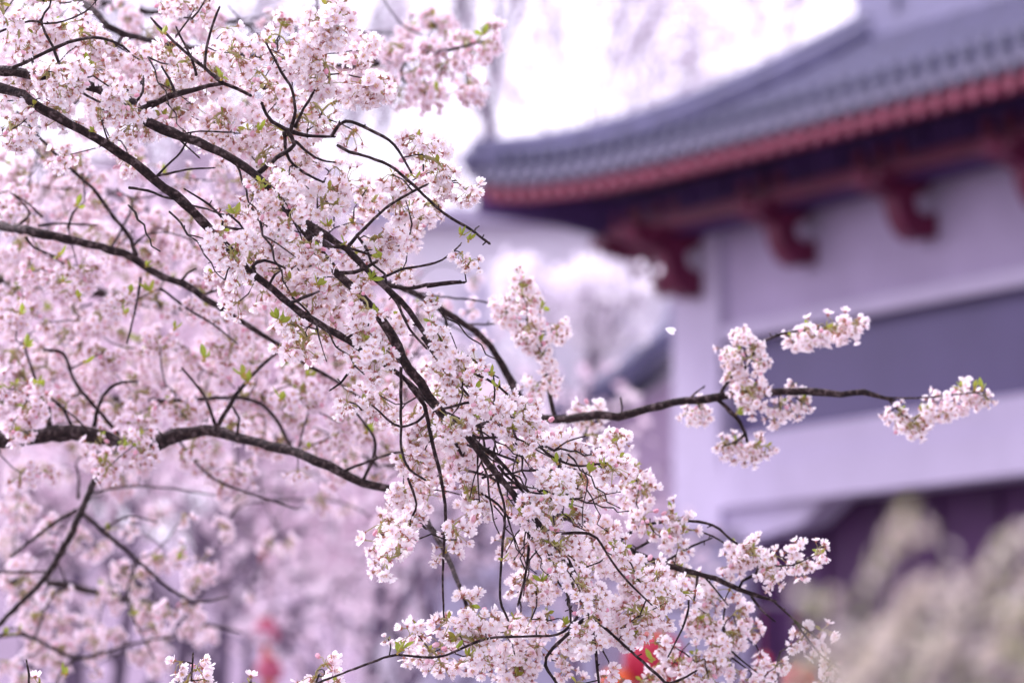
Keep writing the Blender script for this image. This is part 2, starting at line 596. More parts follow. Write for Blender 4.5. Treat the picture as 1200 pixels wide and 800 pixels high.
# ------------------------------------------------------------------ the low wing, the far house and the garden wall
def face_box(mb, x0, x1, yt, yb, d, thick, m=0, z0=None):
    """a block whose near face fills photograph columns x0..x1, top at row yt, d metres off, standing on the ground"""
    a, b = at(x0, yt, d), at(x1, yt, d)
    zb = 0.0 if z0 is None else z0
    return mb.box(a.x, b.x, a.y, a.y + thick, zb, a.z, m)
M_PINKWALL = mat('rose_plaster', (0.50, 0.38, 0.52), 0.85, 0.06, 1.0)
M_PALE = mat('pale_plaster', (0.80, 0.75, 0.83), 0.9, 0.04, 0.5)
wing = empty('side_wing', at(740, 926, 58) * 1.0, 'low rose plaster wing with a blue grey tile roof left of the hall', 'building')
wing.location.z = 0
wb = wing.location.copy()
g = MB()
a, b = at(697, 500, 58), at(800, 436, 58)
yy = a.y
vv = [(a.x, yy, 0), (b.x, yy, 0), (b.x, yy, b.z), (a.x, yy, a.z)]
vv += [(x, y + 5, z) for x, y, z in vv]
g.hexa([vv[0], vv[1], vv[5], vv[4], vv[3], vv[2], vv[6], vv[7]])
g.build('wall', M_PINKWALL, wing, wb)
g = MB()
p0, p1 = at(596, 532, 57.4), at(806, 392, 57.4)
th = .22
sl = [Vector((p0.x, yy - .7, p0.z)), Vector(((p0.x * .45 + p1.x * .55), yy - .7, p0.z * .5 + p1.z * .5 - .10)), Vector((p1.x, yy - .7, p1.z))]
for i in range(2):
    A, B = sl[i], sl[i + 1]
    g.hexa([A, B, B + Vector((0, 7, 0)), A + Vector((0, 7, 0)), A + Vector((0, 0, th)), B + Vector((0, 0, th)), B + Vector((0, 7, th)), A + Vector((0, 7, th))])
for j in range(18):
    y_ = yy - .6 + j * .38
    g.tube([q + Vector((0, y_ - q.y, th)) for q in sl], [.09] * 3, 6)
g.tube([sl[0] + Vector((0, .1, th + .05)), sl[1] + Vector((0, .1, th + .05)), sl[2] + Vector((0, .1, th + .05))], [.16] * 3, 8)
g.build('roof', M_TILE_DARK, wing, wb)
g = MB()
A = sl[2]
g.box(A.x - .25, A.x + .35, yy - .75, yy + 6.35, A.z + .1, A.z + .55)
g.build('ridge', M_TILE_DARK, wing, wb)

far = empty('far_house', (at(600, 400, 62).x, at(600, 400, 62).y, 0), 'pale flat fronted house far behind the cherry twigs', 'building')
fb = far.location.copy()
g = MB()
face_box(g, 425, 815, 262, 0, 62, 5)
g.build('wall', M_PALE, far, fb)
g = MB()
a, b = at(415, 262, 61.8), at(825, 262, 61.8)
g.box(a.x, b.x, a.y - .2, a.y + 5.6, a.z, a.z + .25)
g.build('roof', M_TRIM, far, fb)
for i in range(4):
    g = MB()
    xa, xb = 455 + i * 85, 490 + i * 85
    a, b = at(xa, 335, 62), at(xb, 400, 62)
    g.box(a.x, b.x, at(600, 262, 62).y - .05, at(600, 262, 62).y + .1, b.z, a.z)
    g.build('window', M_PALE if i > 4 else mat('far_glass', (0.62, 0.57, 0.70), .4, .05), far, fb)

gw = empty('garden_wall', (at(650, 640, 47).x, at(650, 640, 47).y, 0), 'white rendered garden wall with coping below the hall', 'wall')
gb = gw.location.copy()
g = MB()
face_box(g, 498, 868, 632, 0, 47, .4)
g.build('wall_body', mat('blue_white_plaster', (0.60, 0.57, 0.76), .85, .05, 1.0), gw, gb)
g = MB()
a, b = at(494, 632, 47), at(872, 632, 47)
g.box(a.x, b.x, a.y - .12, a.y + .52, a.z, a.z + .14)
g.build('coping', M_TRIM, gw, gb)

# red doors seen between the blossoms
g = MB()
dr = empty('red_notice_board', (at(735, 600, 46).x, at(735, 600, 46).y, 0), 'dull red board on posts in front of the white garden wall', 'board')
db = dr.location.copy()
a, b = at(700, 578, 46), at(752, 636, 46)
g.box(a.x, b.x, a.y, a.y + .08, b.z, a.z)
g.build('panel', mat('dull_red_paint', (0.26, 0.07, 0.14), .6), dr, db)
for x in (a.x + .05, b.x - .05):
    g = MB(); g.box(x - .03, x + .03, a.y + .081, a.y + .15, 0, a.z + .1); g.build('post', M_MAROON, dr, db)

# ------------------------------------------------------------------ red lanterns
M_LRED = mat('lantern_silk', (0.40, 0.012, 0.045), .5, .1, 8)
M_LHAZY = mat('hazy_lantern_silk', (0.50, 0.11, 0.19), .6, .1, 8)  # same red silk, with the haze in front of it put into the colour
M_LORANGE = mat('lantern_fringe', (0.70, 0.12, 0.035), .6, .1, 8)
M_GOLD = mat('lantern_gilt', (0.55, 0.32, 0.10), .4, .1, 8, metal=.6)
def lantern(px, py, d, rpx, label, cord_top, group, silk=None):
    c = at(px, py, d)
    r = rpx * d / FPX
    o = empty('red_lantern', c, label, 'lantern', group)
    g = MB()
    g.lathe((0, 0, 0), [(r * .45, r * .85)] + [(r * (.45 + .55 * math.sin(math.pi * i / 10)), r * .85 * math.cos(math.pi * i / 10)) for i in range(1, 10)] + [(r * .45, -r * .85)], 28, 0, -.05)
    g.build('silk_body', silk or M_LRED, o, smooth=False)
    for z in (.85, -.98):
        g = MB(); g.lathe((0, 0, 0), [(0, r * z), (r * .42, r * z), (r * .42, r * (z + .13)), (0, r * (z + .13))], 20); g.build('gilt_cap', M_GOLD, o)
    g = MB()
    for k in range(14):
        th = 2 * math.pi * k / 14
        x, y = r * .34 * math.cos(th), r * .34 * math.sin(th)
        g.tube([(x, y, -r * .98), (x * 1.1, y * 1.1, -r * 2.0)], [r * .05, r * .05], 4)
    g.build('fringe', M_LORANGE, o)
    top = cord_top - c.z
    g = MB(); g.tube([(0, 0, r * .95), (0, 0, top)], [.008, .008], 5); g.build('cord', M_MAROON, o)
    return o
lz = at(312, 560, 29).z
lantern(312, 634, 29, 12, 'highest of three small red lanterns hung in a row below the left cherry', lz, 'red lanterns hung one below another', M_LHAZY)
lantern(313, 738, 29.05, 16, 'middle of three small red lanterns hung in a row below the left cherry', lz, 'red lanterns hung one below another', M_LHAZY)
lantern(316, 784, 29.1, 16, 'lowest of three small red lanterns hung in a row below the left cherry', lz, 'red lanterns hung one below another', M_LHAZY)
lz2 = at(780, 712, 20).z
lantern(766, 774, 20, 36, 'large red lantern with orange fringe behind the lower right blossom', lz2, 'large red lanterns behind the blossom')
lantern(722, 801, 19.9, 19, 'orange lantern low at the left of the large red one', lz2, 'large red lanterns behind the blossom', M_LORANGE)
lantern(896, 772, 20.2, 8, 'small red lantern right of the hanging blossom mass', lz2, 'large red lanterns behind the blossom')
lantern(938, 798, 20.3, 19, 'red lantern at the lower right edge of the cream shrub', lz2, 'large red lanterns behind the blossom')
# the wire frame they hang from
fr = empty('lantern_rack', (at(780, 640, 20.2).x, at(780, 640, 20.2).y, 0), 'thin metal rack of two posts and a rail for lanterns', 'rack')
frb = fr.location.copy()
for x in (676, 858):
    g = MB(); q = at(x, 712, 20.2); g.tube([(q.x, q.y, 0), (q.x, q.y, q.z + .05)], [.02, .02], 8); g.build('post', M_BARK_FAR, fr, frb)
g = MB(); g.tube([at(665, 712, 20.1), at(945, 712, 20.1)], [.012, .012], 8); g.build('rail', M_BARK_FAR, fr, frb)

# ------------------------------------------------------------------ cherry flowers
def unit(v):
    v = Vector(v)
    return v.normalized() if v.length > 1e-9 else Vector((0, 0, 1))
def rnd_dir():
    while True:
        v = Vector((random.uniform(-1, 1), random.uniform(-1, 1), random.uniform(-1, 1)))
        if .05 < v.length < 1: return v.normalized()
def frame_to(d):
    q = d.to_track_quat('Z', 'Y')
    return q.to_matrix()

def flower(mb, c, d, R_=0.0155, cup=0.4, tone=0.0):
    """five notched petals around stamens and a red calyx; c = centre, d = the way it faces"""
    Rm = frame_to(d) @ Matrix.Rotation(random.uniform(0, 6.3), 3, 'Z')
    for k in range(5):
        th = 2 * math.pi * k / 5 + random.uniform(-.1, .1)
        cu = cup + random.uniform(-.15, .2)
        ln = R_ * random.uniform(.9, 1.08)
        wd = R_ * random.uniform(.56, .78)
        tw = random.uniform(-.25, .25)
        ct, st = math.cos(th), math.sin(th)
        vv, aa = [], []
        for u, wf, notch in ((.06, .10, 0), (.3, .32, 0), (.62, .55, 0), (.86, .50, 0), (1.0, .27, .13)):
            for s in (-1, 0, 1):
                uu = u - (notch if s == 0 else 0)
                x = ln * uu * math.cos(cu * uu * .9)
                z = ln * (uu * math.sin(cu * uu * .9) + .10 * (abs(s) * wf * 2) ** 2 + tw * s * wf * uu * .5)
                y = s * wd * wf
                vv.append(c + Rm @ Vector((x * ct - y * st, x * st + y * ct, z)))
                aa.append(max(0, tone + (random.uniform(.45, .85) if u < .1 else .22 if u < .35 else .1 if u < .7 else .0)))
        mb.add(vv, [(i * 3 + j, (i + 1) * 3 + j, (i + 1) * 3 + j + 1, i * 3 + j + 1) for i in range(4) for j in range(2)], 0, aa)
    for k in range(9):
        th = random.uniform(0, 6.3)
        sp = random.uniform(.15, .5)
        L = R_ * random.uniform(.45, .7)
        dd = Rm @ Vector((math.cos(th) * sp, math.sin(th) * sp, 1)).normalized()
        sd_ = Rm @ Vector((-math.sin(th), math.cos(th), 0)) * (R_ * .035)
        p = c + dd * L
        mb.add([c - sd_, c + sd_, p + sd_ * .6, p - sd_ * .6], [(0, 1, 2, 3)], 1, [0, 0, .1, .1])
        e = R_ * .075
        x_, y_ = Rm @ Vector((e, 0, 0)), Rm @ Vector((0, e, 0))
        mb.add([p - x_, p - y_, p + x_, p + y_], [(0, 1, 2, 3)], 1, [.9] * 4)
    vv = []
    for (r, z) in ((.17, .0), (.15, -.18), (.10, -.42)):
        for k in range(5):
            th = 2 * math.pi * k / 5
            vv.append(c + Rm @ Vector((r * R_ * math.cos(th), r * R_ * math.sin(th), z * R_)))
    mb.add(vv, [(i * 5 + k, i * 5 + (k + 1) % 5, (i + 1) * 5 + (k + 1) % 5, (i + 1) * 5 + k) for i in range(2) for k in range(5)], 2, [random.random() * .5] * 15)
    for k in range(5):
        th = 2 * math.pi * (k + .5) / 5
        o = Rm @ Vector((math.cos(th), math.sin(th), -.25))
        s = Rm @ Vector((-math.sin(th), math.cos(th), 0)) * (R_ * .13)
        b0 = c + Rm @ Vector((0, 0, -.06 * R_))
        mb.add([b0 + o * (R_ * .14) - s, b0 + o * (R_ * .14) + s, b0 + o * (R_ * .62)], [(0, 1, 2)], 2, [random.random() * .4] * 3)

def pedicel(mb, a, b, r=.0009):
    mid = (a + b) / 2 + Vector((0, 0, .003)) + rnd_dir() * .003
    mb.tube([a, mid, b], [r, r * .9, r * 1.2], 3, 3, cap=False)

def leaf(mb, a, d, L, wdt, tone):
    s = unit(d.cross(rnd_dir()))
    nrm = unit(d.cross(s))
    vv, aa = [], []
    for u, wf in ((0, .08), (.25, .7), (.5, 1), (.75, .75), (1, .02)):
        for e in (-1, 0, 1):
            vv.append(a + d * (L * u) + s * (e * wdt * wf * .5) + nrm * (abs(e) * wf * wdt * .25 + L * .12 * u * u))
            aa.append(tone)
    mb.add(vv, [(i * 3 + j, (i + 1) * 3 + j, (i + 1) * 3 + j + 1, i * 3 + j + 1) for i in range(4) for j in range(2)], 4, aa)

def cluster_arrays(n_umbel, n_fl, spread, seed, leafy=.5):
    random.seed(seed)
    mb = MB()
    for u in range(n_umbel):
        o = Vector((0, 0, 0)) if n_umbel == 1 else rnd_dir() * spread * random.uniform(.5, 1)
        pull = unit(o + Vector((0, 0, -.018)) if n_umbel > 1 else rnd_dir() * .6 + Vector((0, 0, -1)))
        if n_umbel > 1:
            mb.tube([(0, 0, 0), o * .6 + Vector((0, 0, .003)), o], [.0022, .002, .0018], 5, 3, cap=False)
        tn = random.uniform(-.04, .10)
        for k in range(n_fl):
            d = unit(rnd_dir() + pull * .75)
            L = random.uniform(.016, .034)
            c = o + d * L
            if random.random() < .07:
                pedicel(mb, o, c)
                e = MB(); e.ball((0, 0, 0), .0045, 6, 4, 5, 1.5)
                Q = frame_to(d)
                mb.add([c + Q @ Vector(p) for p in e.v], e.f, 5, [random.random() * .8] * len(e.v))
                continue
            fd = unit(d + rnd_dir() * .55)
            pedicel(mb, o, c - fd * .006)
            flower(mb, c, fd, random.uniform(.0118, .0148), random.uniform(.1, .95), tn + random.uniform(-.05, .1))
        for k in range(5):                            # bud scales
            leaf(mb, o, unit(rnd_dir() + Vector((0, 0, -.3))), .006, .004, .9)
        if random.random() < leafy:
            for k in range(random.randint(1, 2)):
                leaf(mb, o, unit(rnd_dir() + Vector((0, 0, .8))), random.uniform(.012, .022), .008, random.uniform(0, .6))
    return mb.arrays()

CL = {'big': [cluster_arrays(4, 9, .031, 100 + i) for i in range(7)],
      'mid': [cluster_arrays(2, 8, .021, 200 + i) for i in range(5)],
      'small': [cluster_arrays(1, 7, .0, 300 + i) for i in range(5)]}
CLM = {k: [mesh_from('blossom_cluster', a, FM) for a in v] for k, v in CL.items()}
CLP = {k: [mesh_from('blossom_cluster', a, FM_PINK) for a in v] for k, v in CL.items()}
def leaf_tuft_arrays(seed, n=4):
    random.seed(seed)
    mb = MB()
    for k in range(n):
        leaf(mb, Vector((0, 0, 0)), unit(rnd_dir() + Vector((0, -.3, 1.0))), random.uniform(.014, .027), random.uniform(.007, .011), random.uniform(0, .35))
    for k in range(4): leaf(mb, Vector((0, 0, 0)), rnd_dir(), .007, .005, 1.0)
    return mb.arrays()
LFM = [mesh_from('leaf_tuft', leaf_tuft_arrays(400 + i, 2 + i % 3), FM) for i in range(6)]
random.seed(5)

def place(name, mesh, loc, parent, scale=1.0, tilt=.35):
    o = bpy.data.objects.new(name, mesh)
    COL.objects.link(o)
    o.parent = parent
    o.location = loc
    o.rotation_euler = (random.uniform(-tilt, tilt), random.uniform(-tilt, tilt), random.uniform(0, 6.28))
    o.scale = (scale,) * 3
    return o

class Tree:
    """a cherry: trunk, traced branches with their twigs, blossom clusters and leaf tufts on the branches"""
    def __init__(self, label, base, group=None, pink=False):
        self.meshes, self.mats = (CLP, FM_PINK) if pink else (CLM, FM)
        self.root = empty('cherry_tree', base, label, 'tree', group)
        self.base = Vector(base)
        self.mbs, self.nodes, self.own, self.vis = [], [], [], []
        self.want, self.tufts = [], []
    def limb(self, rows, visible=True, first=0, into=None):
        """rows of (x, y, depth, width in pixels); grows a new branch, or a side twig into branch `into`"""
        P = [(*at(x, y, d), wpx * .46 * d / FPX) for x, y, d, wpx in rows]
        sp = spline(P, .012 if rows[0][3] < 7.5 else .022)
        n = len(sp)
        pts = [Vector(q[:3]) + Vector((random.uniform(-1, 1), random.uniform(-1, 1), random.uniform(-1, 1))) * min(.003, q[3] * .22) for q in sp]
        rad = [max(.0009, q[3]) * random.uniform(.9, 1.12) for q in sp]
        if into is None:
            self.mbs.append(MB()); into = len(self.mbs) - 1
        mb = self.mbs[into]
        if rows[-1][3] < 5:
            e = unit(pts[-1] - pts[-2])
            r_ = rad[-1]
            pts += [pts[-1] + e * .003, pts[-1] + e * .006, pts[-1] + e * .010]
            rad += [r_ * .8, max(.0016, r_ * 1.1), .0005]
            n = len(pts)
        mb.tube(pts, rad, 9 if rad[0] > .004 else 6, 0, .07)
        for i in range(1, n - 1):                     # spurs and bud knobs
            if random.random() < .13:
                d = unit(rnd_dir() + Vector((0, 0, .3)))
                L = rad[i] + random.uniform(.003, .010)
                mb.tube([pts[i], pts[i] + d * L], [min(rad[i] * .6, .003), .0012], 5, 0)
        for i, p in enumerate(pts):
            px, py, d = project(p)
            self.nodes.append(p); self.own.append(into); self.vis.append(visible)
        return into
    def grow(self):
        """joins every wanted cluster to the nearest wood with a thin twig"""
        pend = list(self.want)
        X = [np.array(self.nodes, dtype=float)]
        own = list(self.own)
        nodes = np.array(self.nodes, dtype=float)
        P = np.array([q[0] for q in pend], dtype=float)
        D = np.full(len(P), 1e9); J = np.zeros(len(P), dtype=int)
        for i in range(len(P)):
            dd = np.linalg.norm(nodes - P[i], axis=1)
            J[i] = dd.argmin(); D[i] = dd[J[i]]
        done = np.zeros(len(P), dtype=bool)
        self.placed = []
        allp = [Vector(p) for p in self.nodes]
        for _ in range(len(P)):
            i = int(np.where(done, 1e9, D).argmin())
            done[i] = True
            a, b = allp[J[i]], Vector(P[i])
            bi = own[J[i]]
            L = (b - a).length
            r0 = min(.0042, .0013 + L * .006)
            new = []
            if L > .012:
                bend = rnd_dir() * L * .16 + Vector((0, 0, random.uniform(-.02, .12) * L))
                m1, m2 = a.lerp(b, .35) + bend, a.lerp(b, .7) + bend * .7 + rnd_dir() * L * .05
                sp = spline([(*a, r0), (*m1, r0 * .85), (*m2, r0 * .75), (*b, r0 * .62)], .025)
                pts = [Vector(q[:3]) for q in sp]
                self.mbs[bi].tube(pts, [q[3] * random.uniform(.85, 1.2) for q in sp], 5, 0)
                new = pts[1:]
            self.placed.append((pend[i], bi))
            if new:
                o = len(allp)
                allp.extend(new); own.extend([bi] * len(new))
                A = np.array(new, dtype=float)
                for j in range(len(P)):
                    if not done[j]:
                        dd = np.linalg.norm(A - P[j], axis=1)
                        k = dd.argmin()
                        if dd[k] < D[j]: D[j] = dd[k]; J[j] = o + k
        self.allp, self.allown = allp, own
    def finish(self):
        self.grow()
        br = []
        for mb in self.mbs:
            br.append(mb.build('branch', M_BARK, self.root, self.base, smooth=True))
        order = sorted(self.placed, key=lambda q: project(q[0][0])[2] * (1.0 if q[0][1] == 'big' else 1.06 if q[0][1] == 'mid' else 1.12) + (1.0 if not q[0][3] else 0))
        rest = []
        for i, ((p, kind, sc, inside), bi) in enumerate(order):
            k = random.randrange(len(CL[kind]))
            if i < 100:
                place('blossom_cluster', self.meshes[kind][k], p - self.base, br[bi], sc)
            else:
                m = Matrix.LocRotScale(p - self.base, Matrix.Rotation(random.uniform(0, 6.28), 3, 'Z').to_quaternion() @ Matrix.Rotation(random.uniform(-.35, .35), 3, 'X').to_quaternion(), Vector((sc, sc, sc)))
                rest.append((CL[kind][k], m, random.uniform(0, .04)))
        if rest:
            o = bpy.data.objects.new('blossoms', mesh_from('blossoms', join(rest), self.mats))
            COL.objects.link(o); o.parent = self.root
            o['kind'] = 'stuff'
        A = np.array(self.allp, dtype=float)
        for p, sc in self.tufts:
            j = np.linalg.norm(A - np.array(p), axis=1).argmin()
            q = Vector(A[j])
            if (q - p).length > .10: q = p
            else: q = p.lerp(q, .5)
            place('leaf_tuft', random.choice(LFM), q - self.base, br[self.allown[j]], sc, .5)
        self.n = len(order)

def scatter(tree, grid, per, depth, shown_gap=None, row0=0, clear=()):
    """grid of digits, one per 40-pixel square of the photograph: how thick the blossom hangs there"""
    segs = np.array([project(p)[:2] for p, v in zip(tree.nodes, tree.vis) if v])
    segd = np.array([project(p)[2] for p, v in zip(tree.nodes, tree.vis) if v])
    carry = 0.0
    for r_, row in enumerate(grid):
        for c_, ch in enumerate(row):
            if ch == '0' or ch == ' ': continue
            want = int(ch) / 9 * per + carry
            n = int(want + random.random() * .999) if want > 0 else 0
            carry = (want - n) * .6
            for _ in range(n):
                x, y = c_ * 40 + random.uniform(0, 40), (r_ + row0) * 40 + random.uniform(0, 40)
                if any(((x - a) / p) ** 2 + ((y - b) / q) ** 2 < 1 for a, b, p, q in clear): continue
                d = depth(x, y)
                if shown_gap is not None and len(segs):
                    dd = np.hypot(segs[:, 0] - x, segs[:, 1] - y)
                    k = dd.argmin()
                    if dd[k] < 34 and random.random() < .74: d = max(d, segd[k] + .07 + random.uniform(0, .25))
                kind = random.choices(('big', 'mid', 'small'), (5, 4, 3))[0]
                inside = -20 < x < 1220 and -20 < y < 820
                tree.want.append((at(x, y, d), kind, random.uniform(.8, 1.18), inside))

def more(tree, x, y, d, kind, sc=1.0, jit=.0):
    tree.want.append((at(x, y, d + random.uniform(-jit, jit)), kind, sc, True))

# ------------------------------------------------------------------ the sharp cherry in front
random.seed(21)
b1 = at(-285, 60, 7.35); b1 = Vector((b1.x, b1.y, 0))
C1 = Tree('nearest cherry tree, its dark branches and pale pink blossom sharp across the left', b1, 'cherry trees in blossom')
tr = MB()
sp = spline([(b1.x - .1, b1.y, -.05, .17), (b1.x - .06, b1.y, .25, .125), (b1.x + .02, b1.y + .03, .9, .105), (b1.x - .03, b1.y, 1.7, .09), (b1.x, b1.y, 2.6, .07), (b1.x - .12, b1.y + .1, 3.5, .05), (b1.x - .05, b1.y + .15, 4.4, .03)], .08)
tr.tube([Vector(q[:3]) for q in sp], [q[3] for q in sp], 14, 0, .08)
tr.build('trunk', M_BARK, C1.root, b1, smooth=True)
f = 7.0
def L1(pts, w0, w1, d=f, d1=None):
    n = len(pts)
    return [(x, y, d + ((d1 - d) * i / (n - 1) if d1 else 0), w0 + (w1 - w0) * i / max(1, n - 1)) for i, (x, y) in enumerate(pts)]
A1 = C1.limb([(-285, 40, 7.35, 20), (-120, 72, 7.2, 15), (0, 103, 7.05, 13), (25, 111, 7.02, 12.5), (50, 127, 7, 12.5), (95, 153, 7, 12), (130, 172, 7, 12), (170, 202, 7, 11.5), (215, 238, 7.0, 12), (250, 273, 7.02, 11), (290, 315, 7.05, 9), (320, 340, 7.05, 9), (355, 368, 7.05, 9), (410, 400, 7.05, 8), (428, 414, 7.05, 7), (470, 440, 7.08, 6), (510, 480, 7.1, 5), (540, 530, 7.15, 4)])
A2 = C1.limb([(-285, 0, 7.3, 20), (-120, 55, 7.15, 15), (15, 85, 7.05, 13), (58, 88, 7.03, 13), (100, 98, 7.0, 12.5), (128, 112, 7, 12), (155, 120, 6.98, 12), (165, 135, 6.97, 13), (190, 150, 6.97, 13), (245, 173, 6.97, 11.5), (300, 205, 6.97, 11), (345, 252, 6.97, 11), (405, 292, 6.95, 9), (441, 328, 6.95, 7.5), (470, 352, 6.95, 7), (500, 395, 6.95, 6), (527, 437, 6.98, 5), (548, 462, 7.05, 3.5)])
MM = C1.limb([(335, 240, 7.0, 10), (395, 320, 7.0, 10.5), (422, 345, 6.98, 11), (450, 378, 6.97, 12), (465, 405, 6.96, 12), (478, 432, 6.95, 12.5), (492, 449, 6.95, 12), (515, 480, 6.95, 9.5), (550, 513, 6.95, 8.5), (575, 547, 6.95, 8), (605, 582, 6.95, 7.5), (640, 625, 6.97, 7), (672, 668, 7.0, 6), (690, 720, 7.0, 5), (700, 780, 7.0, 4), (704, 840, 7.0, 3)])
# side twigs traced on the photograph
TW = [
 (A2, [(330, 245), (355, 268), (375, 287), (410, 291), (432, 298)], 5, 3), (A2, [(452, 335), (465, 336), (480, 338), (500, 334), (535, 330)], 5, 4),
 (MM, [(395, 320), (405, 320), (425, 316), (438, 308)], 6, 4), (A2, [(495, 395), (505, 410), (515, 425), (525, 440), (548, 452)], 5, 2.5),
 (A2, [(441, 328), (458, 345), (468, 360), (480, 385), (497, 405)], 5, 3),
 (MM, [(480, 450), (497, 475), (505, 510), (512, 540), (518, 565), (522, 600), (520, 640), (519, 680), (520, 722)], 6, 2.6),
 (MM, [(470, 430), (470, 498), (471, 530), (480, 550), (495, 560)], 4, 3), (MM, [(478, 560), (488, 590), (482, 608), (478, 622)], 3.4, 2.6),
 (MM, [(505, 470), (530, 495), (548, 509), (565, 523), (590, 545), (608, 566), (640, 592), (655, 606)], 7, 3),
 (MM, [(565, 523), (578, 530), (598, 537), (605, 541)], 4, 3), (MM, [(583, 545), (592, 556), (600, 563), (620, 585), (628, 612)], 4, 2.5),
 (MM, [(600, 578), (614, 606), (620, 636), (616, 672), (608, 704)], 5, 3.4), (MM, [(578, 543), (586, 575), (592, 600), (588, 650), (586, 700), (594, 722)], 3.6, 3),
 (MM, [(545, 505), (560, 512), (583, 512), (600, 508)], 5, 3), (MM, [(560, 520), (560, 560), (562, 590)], 3, 2),
 (MM, [(660, 650), (682, 690), (693, 708)], 4, 3), (MM, [(668, 665), (675, 698), (690, 715), (704, 728)], 4, 3), (MM, [(664, 690), (668, 715), (669, 738)], 4, 3),
 (MM, [(690, 720), (720, 745), (770, 790), (785, 800), (812, 788)], 4, 3), (MM, [(640, 625), (690, 625), (705, 638), (716, 656), (735, 680), (760, 705)], 4, 2.5),
 (MM, [(692, 700), (660, 740), (620, 745), (570, 748), (515, 769), (465, 767), (435, 776), (400, 789), (372, 800)], 3.6, 3), (MM, [(690, 720), (640, 770), (652, 800), (658, 830)], 5, 3),
 (MM, [(545, 505), (590, 490), (620, 510), (640, 530), (672, 545), (705, 543)], 5, 2.5), (MM, [(515, 480), (560, 470), (582, 478), (592, 492)], 4, 2.5),
 (A2, [(500, 395), (540, 430), (580, 450), (630, 492)], 4, 2.5), (A2, [(527, 437), (545, 445), (560, 432), (580, 440)], 4, 2),
 (A2, [(-20, 45), (35, 25), (50, 28), (75, 25), (100, 14), (112, 2)], 3, 2), (A2, [(88, 95), (72, 80), (62, 55), (48, 25), (58, 8), (60, -10)], 4, 3), (A2, [(15, 80), (40, 68), (80, 50), (110, 44), (135, 50), (148, 58)], 5, 3), (A2, [(40, 86), (38, 70), (40, 55)], 4, 3),
 (A2, [(262, 98), (240, 80), (210, 55), (180, 25)], 5.5, 3), (A2, [(230, 88), (225, 70), (208, 36)], 4, 2.5), (A2, [(240, 82), (242, 55), (250, 28), (256, 12)], 4, 3), (A2, [(225, 22), (232, 14), (243, -4)], 3, 2), (A2, [(165, 130), (200, 112), (228, 105), (262, 98), (290, 110)], 9, 4), (A2, [(205, 108), (198, 92), (192, 82)], 4, 3),
 (A2, [(155, 120), (148, 105), (143, 98)], 5, 3), (A2, [(160, 118), (167, 108), (168, 95)], 4, 3), (A2, [(172, 122), (185, 118), (195, 112)], 6, 3), (A2, [(75, 90), (95, 108), (125, 124)], 4, 2.5),
 (A1, [(130, 172), (140, 160), (150, 150)], 4, 3), (A1, [(128, 168), (124, 158), (120, 145)], 3, 2), (A1, [(180, 210), (195, 195), (212, 178), (222, 160)], 3.4, 2.4), (A1, [(185, 206), (205, 202), (225, 198), (247, 197)], 3.4, 2.2), (A1, [(258, 270), (262, 258), (245, 240), (220, 224)], 4, 2.2), (A1, [(258, 266), (285, 268), (272, 254)], 4, 2.5),
 (A2, [(300, 205), (325, 185), (345, 170), (335, 152), (318, 143), (308, 125)], 7, 4), (A2, [(335, 152), (360, 159), (388, 160)], 6, 3.4), (A2, [(340, 155), (346, 130), (342, 105), (330, 85), (314, 55)], 5, 2.8), (A2, [(346, 150), (352, 135), (365, 112)], 5, 3.4), (A2, [(333, 155), (336, 180), (350, 198), (375, 212)], 5, 3), (A2, [(345, 165), (370, 185), (388, 190)], 4, 2.2),
 (A2, [(388, 160), (405, 142), (440, 155), (462, 170), (480, 198)], 5, 3.4), (A2, [(395, 170), (410, 178), (440, 187), (462, 198), (490, 222), (520, 250), (550, 268), (570, 283)], 4, 3.4), (A2, [(560, 275), (556, 270), (560, 266)], 3, 2),
 (A2, [(441, 328), (470, 316), (485, 313), (510, 308), (525, 300), (536, 290)], 4, 2.4), (A2, [(210, 158), (235, 154), (268, 155)], 3, 2), (A2, [(205, 157), (215, 168), (230, 182)], 3, 2),
 (A1, [(315, 335), (322, 322), (328, 318)], 4, 2.5), (A1, [(340, 355), (360, 347), (372, 342)], 5, 3), (A1, [(405, 397), (420, 388), (428, 384)], 4, 3), (A1, [(300, 325), (296, 312), (310, 305), (330, 312)], 6, 3),
 (A2, [(405, 292), (425, 270), (445, 250), (470, 232), (505, 215), (530, 212)], 5, 2.5), (A2, [(500, 336), (540, 331)], 3.5, 3),
 (A1, [(430, 414), (412, 432), (400, 448), (390, 455)], 4, 2.5), (A1, [(470, 440), (500, 480), (470, 500), (440, 478)], 4, 2.5),
]
for b_, pts, w0, w1 in TW:
    dd = 6.97 + random.uniform(-.05, .10)
    rows = L1(pts, w0, w1, 7.0, dd)
    C1.limb(rows, True, into=b_)
LB = C1.limb([(-285, 960, 7.35, 20), (-120, 900, 7.2, 14), (40, 868, 7.05, 10), (160, 858, 7.0, 8), (230, 850, 7, 7), (330, 846, 7, 5), (420, 850, 7, 3)])
for pts in ([(215, 852), (218, 825), (224, 797), (226, 770)], [(290, 848), (292, 825), (294, 802)], [(352, 847), (362, 820), (372, 795)], [(20, 872), (30, 835), (34, 790), (32, 778)], [(40, 868), (48, 830), (47, 805)]):
    C1.limb(L1(pts, 4.5, 2.5, 7.0), True, into=LB)
random.seed(27)
